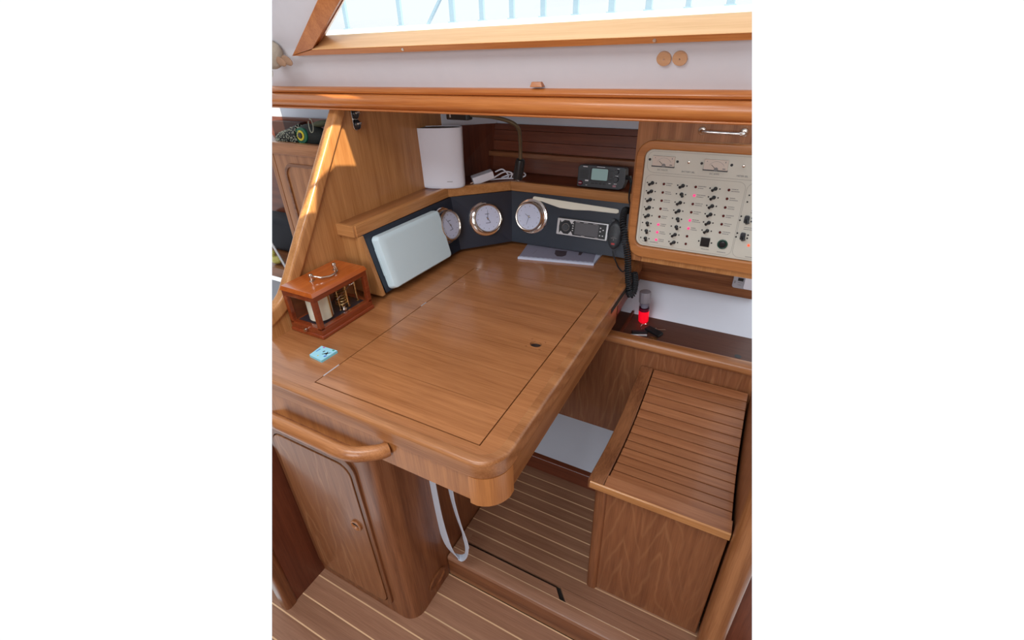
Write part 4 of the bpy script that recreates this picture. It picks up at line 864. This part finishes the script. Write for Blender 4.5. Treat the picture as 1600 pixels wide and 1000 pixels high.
# chrome and black twin spring clip on the bulkhead
cl = thing('spring_clip', 'black and chrome twin clip screwed to the bulkhead top', 'clip', (-1.05, 1.034, 1.238))
bm = B(); prism(bm, rrect(1.022, 1.044, 1.232, 1.290, 0.010), 'x', -1.055, -1.047); obj('backplate', bm, M['chrome'], cl, bevel=0.001)
for z in (1.247, 1.275):
    bm = B(); ball(bm, (-1.043, 1.034, z), 0.011, (0.7, 1.0, 1.2)); obj('pad', bm, M['black'], cl)
    bm = B(); box(bm, -1.0375, -1.034, 1.026, 1.042, z + 0.0005, z + 0.006); obj('stud', bm, M['chrome'], cl, bevel=0.001)

# ================================================================== ELECTRICAL CABINET
EY = 1.345
ec = thing('electrical_cabinet', 'teak wall cabinet with chrome pull above the locker shelf', 'cabinet', (0.0, 1.45, 0.842))
bm = B(); box(bm, -0.322, XR, EY + 0.004, 1.56, 0.842, 1.317); obj('body', bm, M['teak_z'], ec, bevel=0.002)
bm = B(); box(bm, -0.322, -0.2705, EY, EY + 0.005, 0.842, 1.317); obj('stile', bm, M['teak_z'], ec)
bm = B(); box(bm, -0.2695, XR, EY, EY + 0.005, 1.200, 1.317); obj('drop_door', bm, M['teak_z'], ec)
bm = B(); box(bm, -0.2695, XR, EY, EY + 0.005, 0.842, 1.1995); obj('lower_rail', bm, M['gold_z'], ec)
hd = None
bm = B(); tube(bm, [(-0.157, EY, 1.226), (-0.157, EY - 0.012, 1.226), (-0.152, EY - 0.020, 1.226), (-0.140, EY - 0.022, 1.226), (-0.075, EY - 0.022, 1.225), (-0.063, EY - 0.020, 1.225), (-0.058, EY - 0.012, 1.225), (-0.058, EY, 1.225)], 0.0042, 12, smooth_pts=4); obj('pull_handle', bm, M['chrome'], ec, angle=70)
for x in (-0.157, -0.058):
    bm = B(); lathe(bm, [(0.011, 0), (0.010, 0.003), (0.006, 0.0045), (0, 0.0045)], frame_mtx((x, EY, 1.2255), (0, -1, 0)), 20); obj('handle_rose', bm, M['nickel'], ec)

# ---- electrical switch panel
ep = thing('switch_panel', 'cream electrical switch panel in a rounded teak frame on the wall cabinet', 'panel', (0.0, EY, 0.862))
FX1 = 0.30
bm = B(); ring(bm, rrect(-0.316, FX1, 0.861, 1.198, 0.045, 6), rrect(-0.294, FX1 - 0.022, 0.8955, 1.175, 0.024, 6), 'y', EY - 0.014, EY); obj('frame', bm, M['apron_x'], ep, bevel=0.004, seg=3, angle=50)
bm = B(); prism(bm, rrect(-0.2925, FX1 - 0.024, 0.8965, 1.174, 0.022, 6), 'y', EY - 0.006, EY - 0.0005); fp = obj('faceplate', bm, M['panelwhite'], ep, bevel=0.001)
FY = EY - 0.0061
def outline(x0, x1, z0, z1, r=0.018):
    bm = B(); ring(bm, rrect(x0, x1, z0, z1, r, 5), rrect(x0 + 0.0008, x1 - 0.0008, z0 + 0.0008, z1 - 0.0008, r - 0.0008, 5), 'y', FY - 0.0002, FY + 0.0003); obj('engraved_line', bm, M['line'], ep)
outline(-0.285, 0.27, 1.1125, 1.170); outline(-0.285, -0.0255, 0.902, 1.107); outline(-0.023, 0.27, 0.902, 1.107)
def dot(x, z, r=0.0028, m='black', h=0.0012, name='screw'):
    bm = B(); lathe(bm, [(r, 0), (r * 0.9, h), (0, h * 1.1)], frame_mtx((x, FY, z), (0, -1, 0)), 12); return obj(name, bm, M[m], ep)
# meters
for x0, x1, z0, z1 in ((-0.271, -0.212, 1.1315, 1.1585), (-0.137, -0.078, 1.1315, 1.1585)):
    bm = B(); box(bm, x0, x1, FY - 0.006, FY, z0, z1); mt = obj('meter', bm, M['meterface'], ep, bevel=0.0008)
    bm = B(); box(bm, x0 - 0.001, x1 + 0.001, FY - 0.0066, FY, z0 - 0.0015, z0 + 0.0012); obj('meter_edge', bm, M['charcoal'], mt)
    cxm = (x0 + x1) / 2 + 0.002
    bm = B(); pts = [(cxm + 0.021 * math.cos(math.radians(a)), z0 + 0.002 + 0.021 * math.sin(math.radians(a))) for a in range(30, 151, 12)]
    tube(bm, [(a, FY - 0.0062, b) for a, b in pts], 0.0003, 4); obj('scale', bm, M['ink'], mt)
    bm = B(); tube(bm, [(cxm, FY - 0.0065, z0 + 0.003), (cxm - 0.013, FY - 0.0065, z0 + 0.014)], 0.0005, 5); obj('needle', bm, M['black'], mt)
    bm = B(); cyl(bm, (cxm, FY - 0.006, z0 + 0.003), (0, -1, 0), 0.005, 0.001, 16); obj('needle_hub', bm, M['ink'], mt)
    b2 = B(); box(b2, x1 - 0.012, x1 - 0.005, FY - 0.0063, FY - 0.006, z0 + 0.004, z0 + 0.0065); box(b2, x0 + 0.006, x0 + 0.008, FY - 0.0063, FY - 0.006, z1 - 0.006, z1 - 0.004); box(b2, x1 - 0.008, x1 - 0.006, FY - 0.0063, FY - 0.006, z1 - 0.007, z1 - 0.003); obj('print', b2, M['ink'], mt)
for x, z in ((-0.2795, 1.147), (-0.2055, 1.146), (-0.1435, 1.146), (-0.0705, 1.147)): dot(x, z, 0.0036)
for x in (-0.176, -0.042): dot(x, 1.147, 0.0035, 'nickel', 0.006, 'push_button')
TM = lambda x, z, s: text_bm(s, 0.0058, frame_mtx((x, FY - 0.0002, z), (0, -1, 0)))
bm = TM(-0.242, 1.1195, 'DC VOLTS'); join(bm, TM(-0.174, 1.1195, 'BATTERY SEL')); join(bm, TM(-0.108, 1.1195, 'DC AMPS')); join(bm, TM(-0.040, 1.1195, 'METER SEL'))
obj('lettering', bm, M['ink'], ep, angle=20)
# switches
rows_z = [1.084 - 0.0234 * i for i in range(8)]
lit = {(0, 5), (0, 6), (0, 7), (1, 1), (1, 4), (1, 5)}
prints = B(); tog = None
for cidx, (sx, lx, nrow) in enumerate(((-0.2655, -0.2325, 8), (-0.1825, -0.1480, 8), (-0.0985, -0.0645, 6))):
    for r in range(nrow):
        z = rows_z[r] - (0.0 if cidx == 0 else 0.0003 * r * 0)
        on = (cidx, r) in lit
        for dx in (-0.013, 0.0115): dot(sx + dx, z, 0.0020)
        bm = B(); lathe(bm, [(0.0052, 0), (0.0050, 0.003), (0.0035, 0.004), (0.0025, 0.0045), (0, 0.0045)], frame_mtx((sx + 0.001, FY, z), (0, -1, 0)), 12); sw = obj('toggle_switch', bm, M['black'], ep)
        tip = (sx + (0.005 if on else -0.006), FY - 0.012, z - 0.003)
        bm = B(); tube(bm, [(sx + 0.001, FY - 0.003, z), tip], [0.0024, 0.0040], 8); obj('lever', bm, M['black'], sw)
        dot(lx, z, 0.0036, 'ledon' if on else 'ledoff', 0.003, 'indicator_lamp')
        if (cidx, r) not in ((1, 6), (1, 7)):
            for k, zz in enumerate((z + 0.0022, z - 0.0030)):
                x = lx + 0.0065; end = x + random.uniform(0.012, 0.020)
                while x < end:
                    wd = random.uniform(0.0012, 0.0028); box(prints, x, x + wd, FY - 0.0002, FY + 0.0002, zz - 0.0010, zz + 0.0010); x += wd + random.uniform(0.0004, 0.001)
for zz, xs in ((1.036, (0.0, 0.03)), (1.030, (0.0, 0.03)), (0.989, (-0.008, 0.02)), (0.984, (-0.008, 0.02)), (0.911, (-0.25, -0.228)), (0.9075, (0.012, 0.03)), (0.912, (-0.105, -0.085)), (0.910, (-0.062, -0.040)), (0.9105, (-0.274, -0.262))):
    x = xs[0]
    while x < xs[1]:
        wd = random.uniform(0.0012, 0.0026); box(prints, x, x + wd, FY - 0.0002, FY + 0.0002, zz - 0.0010, zz + 0.0010); x += wd + 0.0007
po = obj('small_print', prints, M['ink'], ep); po['kind'] = 'stuff'
bm = B(); box(bm, -0.1095, -0.0855, FY - 0.004, FY, 0.9205, 0.9470); obj('breaker_socket', bm, M['black'], ep, bevel=0.001)
dot(-0.1145, 0.934, 0.0022); dot(-0.0805, 0.933, 0.0022)
bm = B(); lathe(bm, [(0.0135, 0), (0.0135, 0.003), (0.0115, 0.0045), (0.0100, 0.0035), (0.0095, 0.001), (0, 0.001)], frame_mtx((-0.0515, FY, 0.934), (0, -1, 0)), 28); lg = obj('lighter_socket', bm, mat('dark_green_ring', (0.02, 0.07, 0.05), 0.3), ep)
bm = B(); lathe(bm, [(0.0090, 0.001), (0.0085, 0.004), (0.0070, 0.0045), (0, 0.0040)], frame_mtx((-0.0515, FY, 0.934), (0, -1, 0)), 24); obj('cap', bm, M['black'], lg)
for x, z in ((-0.006, 1.012), (-0.006, 0.965)):
    bm = B(); prism(bm, rrect(x - 0.0065, x + 0.0065, z - 0.010, z + 0.010, 0.004), 'y', FY - 0.007, FY); rk = obj('rocker_switch', bm, M['charcoal'], ep, bevel=0.001)
    bm = B(); tube(bm, [(x, FY - 0.006, z), (x + 0.004, FY - 0.013, z - 0.008)], [0.004, 0.0055], 10); obj('lever', bm, M['black'], rk)
    for dx, dz in ((-0.015, 0.006), (-0.016, -0.005), (0.012, 0.004), (0.012, -0.005)): dot(x + dx, z + dz, 0.0024)
dot(-0.0015 - 0.012, 1.075, 0.0022); dot(-0.0145, 1.0575, 0.0022); dot(0.0135, 0.941, 0.0034, 'ledorange', 0.003, 'indicator_lamp')
for z in (1.066,):
    bm = B(); lathe(bm, [(0.0052, 0), (0.0050, 0.003), (0, 0.004)], frame_mtx((0.006, FY, z), (0, -1, 0)), 12); obj('toggle_switch', bm, M['black'], ep)

# wall socket under the cabinet
so = thing('wall_socket', 'small grey white socket plate under the wall cabinet, by right edge', 'socket', (0.03, 1.535, 0.735))
bm = B(); prism(bm, rrect(-0.004, 0.100, 0.725, 0.79, 0.008), 'y', 1.525, 1.535); obj('plate', bm, M['socketgrey'], so, bevel=0.001)
bm = B(); prism(bm, rrect(0.030, 0.095, 0.728, 0.788, 0.006), 'y', 1.519, 1.526); obj('outlet', bm, M['white'], so, bevel=0.001)
bm = B(); box(bm, 0.010, 0.026, 1.5235, 1.526, 0.752, 0.762); obj('window', bm, M['black'], so)
bm = B(); box(bm, 0.001, 0.004, 1.5235, 1.526, 0.742, 0.750); box(bm, 0.012, 0.024, 1.5242, 1.526, 0.745, 0.7462); box(bm, 0.012, 0.022, 1.5242, 1.526, 0.737, 0.738); obj('print', bm, M['ink'], so)

# ---- on the locker shelf
tl = thing('torch', 'clear torch with glowing red lens standing on the brown locker shelf', 'torch', mtx=Matrix.Translation((-0.247, 1.395, 0.600)) @ Matrix.Rotation(math.radians(-3), 4, 'Y'))
bm = B(); lathe(bm, [(0.0, 0.0), (0.012, 0.0), (0.0165, 0.006), (0.0175, 0.030), (0.0175, 0.046), (0.0, 0.046)], n=28); obj('red_lens', bm, M['redglow'], tl, local=True)
bm = B(); lathe(bm, [(0.0172, 0.046), (0.0172, 0.056), (0, 0.057)], n=28); obj('lens_collar', bm, M['redlens'], tl, local=True)
bm = B(); lathe(bm, [(0.0172, 0.0565), (0.0165, 0.074), (0.0175, 0.076), (0, 0.076)], n=28); obj('tube_body', bm, M['clear'], tl, local=True)
bm = B(); lathe(bm, [(0.012, 0.058), (0.012, 0.074), (0, 0.074)], n=20); obj('core', bm, M['socketgrey'], tl, local=True)
bm = B(); lathe(bm, [(0.0178, 0.076), (0.0195, 0.080), (0.0195, 0.112), (0.018, 0.116), (0, 0.116)], n=12); obj('end_cap', bm, mat('grey_translucent_cap', (0.25, 0.23, 0.26), 0.35), tl, local=True, angle=20)
ky = thing('key_bunch', 'bunch of keys with black fob lying in front of the torch', 'keys', (-0.215, 1.335, 0.600))
bm = B(); box(bm, -0.030, 0.030, -0.012, 0.012, 0.002, 0.012); bm.transform(Matrix.Translation((-0.198, 1.335, 0.603)) @ Matrix.Rotation(math.radians(-28), 4, 'Z') @ Matrix.Rotation(math.radians(8), 4, 'X')); obj('fob', bm, M['black'], ky, bevel=0.003)
bm = B(); box(bm, -0.030, 0.020, -0.008, 0.008, 0.0, 0.008); bm.transform(Matrix.Translation((-0.236, 1.320, 0.600)) @ Matrix.Rotation(math.radians(25), 4, 'Z')); obj('leather_tab', bm, M['rubber'], ky, bevel=0.002)
bm = B(); pts = [(0.014 * math.cos(2 * PI * i / 20), 0.014 * math.sin(2 * PI * i / 20), 0.0) for i in range(20)]; tube(bm, pts, 0.0010, 6, closed=True); bm.transform(Matrix.Translation((-0.232, 1.355, 0.606)) @ Matrix.Rotation(0.3, 4, 'X')); obj('key_ring', bm, M['chrome'], ky)
for i, (x, yy, a) in enumerate(((-0.195, 1.362, 20), (-0.186, 1.298, -62), (-0.195, 1.293, -55))):
    bm = B(); prism(bm, rrect(-0.010, 0.004, -0.008, 0.008, 0.006, 4) , 'z', 0.0, 0.002); b2 = B(); prism(b2, [(0.003, -0.003), (0.028, -0.003), (0.030, 0.0), (0.027, 0.003), (0.022, 0.0022), (0.018, 0.003), (0.014, 0.002), (0.003, 0.003)], 'z', 0.0, 0.002); join(bm, b2)
    bm.transform(Matrix.Translation((x, yy, 0.601 + i * 0.0025)) @ Matrix.Rotation(math.radians(a), 4, 'Z')); obj('key', bm, M['brass' if i else 'chrome'], ky)
bm = B(); tube(bm, [(-0.265, 1.288, 0.6045), (-0.262, 1.289, 0.6045), (-0.225, 1.302, 0.6055), (-0.214, 1.306, 0.606)], [0.001, 0.0035, 0.0042, 0.004], 10)
tag(obj('pen', bm, M['silver'], angle=60), 'silver pen lying beside the keys on the locker shelf', 'pen')

# ================================================================== CABIN SIDE FITTINGS
for x, lb in ((-0.1935, 'left one of two pale wooden discs on the white cabin side'), (-0.1665, 'right one of two pale wooden discs on the white cabin side')):
    d = thing('cover_disc', lb, 'disc', mtx=frame_mtx(wp(x, -0.036, 0), tn), group='pale wooden discs on the cabin side')
    bm = B(); lathe(bm, [(0.0128, 0), (0.0128, 0.003), (0.0120, 0.004), (0, 0.004)], n=32); obj('disc', bm, M['disc'], d, local=True)
    bm = B(); lathe(bm, [(0.0016, 0.004), (0.0014, 0.0046), (0, 0.0046)], n=10); obj('screw', bm, M['nickel'], d, local=True)
bm = B(); hexa(bm, [(-0.462, 0.955, 1.351), (-0.434, 0.955, 1.351), (-0.434, 0.985, 1.351), (-0.462, 0.985, 1.351), (-0.459, 0.958, 1.3605), (-0.438, 0.958, 1.3605), (-0.438, 0.98, 1.3605), (-0.459, 0.98, 1.3605)])
tag(obj('wooden_block', bm, M['orange_x'], bevel=0.001), 'small brown wooden block standing on the trim rail', 'block')
# plush toy hanging at the left edge
pt = thing('plush_toy', 'beige plush toy with tan ears hanging on the white cabin side', 'toy', (-1.16, 0.90, 1.38))
bm = B(); ball(bm, (-1.158, 0.900, 1.424), 0.034, (1, 0.7, 0.95), seg=24); obj('head', bm, M['plush'], pt)
bm = B(); ball(bm, (-1.143, 0.874, 1.434), 0.009, (1.3, 0.6, 0.6), seg=12); obj('nose', bm, M['plushdark'], pt)
for c, r, s in (((-1.122, 0.893, 1.409), 0.4, (1.15, 0.3, 0.55)), ((-1.102, 0.897, 1.4105), 0.45, (1.1, 0.3, 0.55))):
    bm = B(); ball(bm, c, 0.017, s, Matrix.Rotation(r, 3, 'Y'), 16); obj('ear', bm, M['plushear'], pt)
bm = B(); ball(bm, (-1.157, 0.880, 1.389), 0.012, (0.85, 0.6, 1.35), seg=16); obj('paw', bm, M['plushwhite'], pt)

# ================================================================== LEFT COMPARTMENT
sl = thing('side_locker', 'teak side locker with arched door beyond the sloping post', 'cabinet', (-1.5, 1.4, 0.49))
bm = B(); prism(bm, [(-2.75, 0.495), (-1.10, 0.495), (-1.10, 0.545), (-2.75, 0.545)], 'y', 1.25, 1.58); obj('bottom_shelf', bm, M['brown_x'], sl, bevel=0.002)
bm = B(); box(bm, -1.772, -1.10, 1.255, 1.275, 0.545, 1.090); obj('face_frame', bm, M['teak_z'], sl)
bm = B(); box(bm, -1.772, -1.749, 1.248, 1.276, 0.545, 1.090); obj('stile', bm, M['teak_z'], sl, bevel=0.001)
bm = B(); box(bm, -1.744, -1.12, 1.247, 1.256, 0.56, 1.086); sd = obj('door', bm, M['teak_z'], sl, bevel=0.001)
bm = B(); ring(bm, rrect(-1.700, -1.20, 0.60, 1.055, 0.05, 6), rrect(-1.688, -1.212, 0.612, 1.043, 0.042, 6), 'y', 1.2415, 1.2475); obj('moulding', bm, M['brown_x'], sd, bevel=0.002)
bm = B(); box(bm, -2.75, -1.10, 1.235, 1.26, 1.088, 1.133); obj('top_fiddle', bm, M['teak_x'], sl, bevel=0.003)
bm = B(); box(bm, -2.75, -1.10, 1.26, 1.60, 1.088, 1.100); obj('top_board', bm, M['dark_x'], sl)
bm = B(); box(bm, -2.75, -1.10, 1.540, 1.555, 0.545, 1.178); obj('back_board', bm, M['dark_x'], sl)
bm = B(); box(bm, -1.772, -1.755, 1.276, 1.540, 0.545, 1.088); obj('inner_side', bm, M['dark_z'], sl)
bm = B(); box(bm, -2.05, -1.86, 1.50, 1.538, 1.1, 1.165); tag(obj('dark_box', bm, mat('dark_brown_card', (0.05, 0.018, 0.012), 0.6), bevel=0.003), 'dark brown box on the side locker top, left of the ornament', 'box')
bm = B(); box(bm, -2.35, -1.80, 1.40, 1.53, 0.546, 0.72); tag(obj('dark_bag', bm, mat('navy_black_cloth', (0.008, 0.010, 0.018), 0.8, bump=0.5), bevel=0.03, seg=3), 'black bag lying inside the open locker niche', 'bag')
bm = B(); box(bm, -2.8, -1.10, 0.95, 1.245, 0.20, 0.485); tag(obj('settee_cushion', bm, M['fabric'], bevel=0.02, seg=3), 'grey fabric cushion below the open locker niche', 'cushion')
bm = B(); tube(bm, [(-2.04, 1.30, 0.70), (-1.90, 1.26, 0.548)], 0.006, 8); tag(obj('metal_rod', bm, M['silver']), 'thin grey metal rod leaning in the locker niche', 'rod')
# duck figurine
dk = thing('duck_figurine', 'small yellow green duck figurine in the locker niche', 'figurine', (-2.00, 1.275, 0.546))
bm = B(); ball(bm, (-2.0, 1.29, 0.566), 0.030, (1.0, 0.75, 0.66), seg=20); ball(bm, (-1.972, 1.29, 0.570), 0.012, (1.6, 0.8, 0.5), Matrix.Rotation(-0.4, 3, 'Y'), 12); obj('body', bm, M['duck'], dk)
bm = B(); ball(bm, (-2.018, 1.288, 0.598), 0.0155, (1, 1, 1.05), seg=16); tube(bm, [(-2.014, 1.289, 0.575), (-2.017, 1.288, 0.592)], 0.010, 10); obj('head', bm, M['duck'], dk)
bm = B(); ball(bm, (-2.034, 1.284, 0.594), 0.007, (1.4, 0.8, 0.4), seg=10); obj('beak', bm, mat('orange_glaze', (0.6, 0.2, 0.03), 0.35), dk)
bm = B(); ball(bm, (-2.024, 1.2745, 0.601), 0.0022, seg=8); obj('eye', bm, M['black'], dk)
# speckled bird ornament with a big eye
bd = thing('bird_ornament', 'black speckled bird ornament with yellow and green ringed eye', 'ornament', (-1.60, 1.30, 1.100))
bm = B(); ball(bm, (-1.600, 1.315, 1.143), 0.055, (1.15, 0.62, 0.74), seg=28); tube(bm, [(-1.64, 1.31, 1.146), (-1.680, 1.30, 1.140), (-1.715, 1.290, 1.136), (-1.738, 1.286, 1.130)], [0.036, 0.028, 0.018, 0.007], 14); obj('body', bm, M['speckle'], bd, angle=70)
bm = B()
random.seed(3)
prof_b = [(-1.61, 0.040, 1.315, 1.145), (-1.64, 0.036, 1.31, 1.146), (-1.68, 0.028, 1.30, 1.140), (-1.715, 0.018, 1.29, 1.136), (-1.738, 0.007, 1.286, 1.130)]
for i in range(170):
    f = random.uniform(0.2, 3.9); k = int(f); f -= k; p, q = prof_b[k], prof_b[k + 1]
    x, r, yc, zc = [u_ + (v_ - u_) * f for u_, v_ in zip(p, q)]; th = random.uniform(-1.0, 1.5)
    ball(bm, (x, yc - r * math.cos(th), zc + r * math.sin(th)), random.uniform(0.0013, 0.0024), seg=6)
o = obj('speckles', bm, M['yarn'], bd); o['kind'] = 'stuff'
em = frame_mtx((-1.612, 1.2815, 1.150), (-0.05, -1, 0.12))
bm = B(); lathe(bm, [(0.026, -0.006), (0.025, 0.0005), (0, 0.002)], em @ Matrix.Diagonal((1.15, 1, 1, 1)), 28); obj('eye_patch', bm, M['teal'], bd)
bm = B(); lathe(bm, [(0.0170, 0.0), (0.0165, 0.003), (0, 0.0035)], em, 28); obj('eye_ring', bm, M['yellow'], bd)
bm = B(); lathe(bm, [(0.0100, 0.003), (0.0090, 0.0055), (0, 0.0065)], em, 24); obj('pupil', bm, M['black'], bd)
bm = B(); ball(bm, (-1.545, 1.318, 1.186), 0.030, (1.6, 0.5, 0.35), Matrix.Rotation(-0.15, 3, 'Y'), 16); obj('wing', bm, mat('olive_speckle', (0.10, 0.11, 0.06), 0.8, bump=0.8, var=0.5), bd)
bm = B(); ball(bm, (-1.525, 1.31, 1.125), 0.018, (1.2, 0.6, 0.9), seg=14); obj('tail_patch', bm, mat('grey_lilac', (0.22, 0.22, 0.30), 0.6), bd)
bm = B(); tube(bm, [(-1.568, 1.285, 1.196), (-1.562, 1.278, 1.18), (-1.556, 1.275, 1.165), (-1.548, 1.276, 1.166), (-1.545, 1.279, 1.182), (-1.552, 1.284, 1.200), (-1.562, 1.286, 1.204)], 0.0016, 6, smooth_pts=5, closed=False); obj('yarn_loop', bm, M['yarn'], bd)

bd.scale = (1.22, 1.15, 1.12)
bd.location.x += 0.02
# ================================================================== OUTSIDE THE WINDOW
dk = thing('boat_deck_edge', 'white deck edge of the neighbouring boat outside the window', 'deck', (-1.0, 3.1, 0.9))
bm = B(); box(bm, -3.8, 0.6, 2.98, 3.6, 1.1, 1.578); obj('topside', bm, M['deckwhite'], dk, bevel=0.01)
posts = [(-2.965, 1.0, 0), (-2.456, 1.0, 0), (-2.02, 1.15, 0), (-1.793, 1, 0), (-1.577, 1, 0), (-1.365, 1, 0), (-1.157, 1, 0), (-0.943, 1.1, 0), (-0.735, 1.1, 0), (-0.528, 0.8, 0), (-0.321, 1.25, 0)]
base = None
PLB = ['pale blue rail post outside, at the left window corner', 'pale blue rail post outside, second from the left corner', 'pale blue rail post outside with a brace meeting it',
 'pale blue rail post outside, right of the braced one', 'pale blue rail post outside, second right of the braced one', 'pale blue rail post outside, above the wooden block',
 'pale blue rail post outside, right of the wooden block', 'pale blue rail post outside, midway from block to discs', 'pale blue rail post outside, just left of the discs',
 'thin pale blue rail post outside, just right of the discs', 'wide pale blue rail post outside, at the right window end']
for i, (x, wd, _) in enumerate(posts):
    t = thing('rail_post', PLB[i], 'post', (x, 3.02, 1.578), group='pale blue rail posts outside the window')
    h = 0.016 * wd
    bm = B(); box(bm, x - h, x + h, 3.01, 3.03, 1.578, 2.1); obj('shaft', bm, M['postblue'], t, bevel=0.002)
    bm = B(); box(bm, x - h - 0.008, x + h + 0.008, 3.0, 3.04, 1.578, 1.586); obj('foot', bm, M['postblue'], t)
bm = B(); hexa(bm, [(-2.235, 3.01, 1.579), (-2.215, 3.01, 1.579), (-2.215, 3.03, 1.579), (-2.235, 3.03, 1.579), (-2.06, 3.01, 1.78), (-2.04, 3.01, 1.78), (-2.04, 3.03, 1.78), (-2.06, 3.03, 1.78)])
tag(obj('diagonal_brace', bm, M['postblue']), 'pale blue slanting brace outside the window beside a post', 'brace')

# ================================================================== keep only the stretch of boat that was surveyed
bpy.context.view_layer.update()
def trim(px):
    """plane through the viewpoint that bounds the built stretch on one side"""
    a = RM @ Vector(((px - 800) / FPX, 1.0, -1.0)); b = RM @ Vector(((px - 800) / FPX, -1.0, -1.0))
    n = a.cross(b).normalized(); mid = RM @ Vector((0, 0, -1))
    return n if n.dot(mid) < 0 else -n          # normal points outwards
PL = [trim(425), trim(1175)]
for o in list(bpy.data.objects):
    if o.type != 'MESH' or o == cl_ or o in UNTRIMMED: continue
    mw = o.matrix_world; co = [mw @ v.co for v in o.data.vertices]
    for n in PL:
        ds = [(c - CAM).dot(n) for c in co]
        if not ds or max(ds) <= 0: continue
        if o.data.users > 1: o.data = o.data.copy()
        bm = bmesh.new(); bm.from_mesh(o.data); mi = mw.inverted()
        bmesh.ops.bisect_plane(bm, geom=bm.verts[:] + bm.edges[:] + bm.faces[:], plane_co=mi @ CAM, plane_no=(mw.to_3x3().transposed() @ n), clear_outer=True)
        be = [e for e in bm.edges if e.is_boundary]
        if be:
            try: bmesh.ops.holes_fill(bm, edges=be, sides=0)
            except Exception: pass
        bm.to_mesh(o.data); bm.free(); o.data.set_sharp_from_angle(angle=math.radians(ANG.get(o.name, 32))); co = [mw @ v.co for v in o.data.vertices]
for o in list(bpy.data.objects):
    if o.type == 'MESH' and len(o.data.polygons) == 0 and not o.children: bpy.data.objects.remove(o)
for o in list(bpy.data.objects):
    if o.type == 'EMPTY' and not o.children: bpy.data.objects.remove(o)
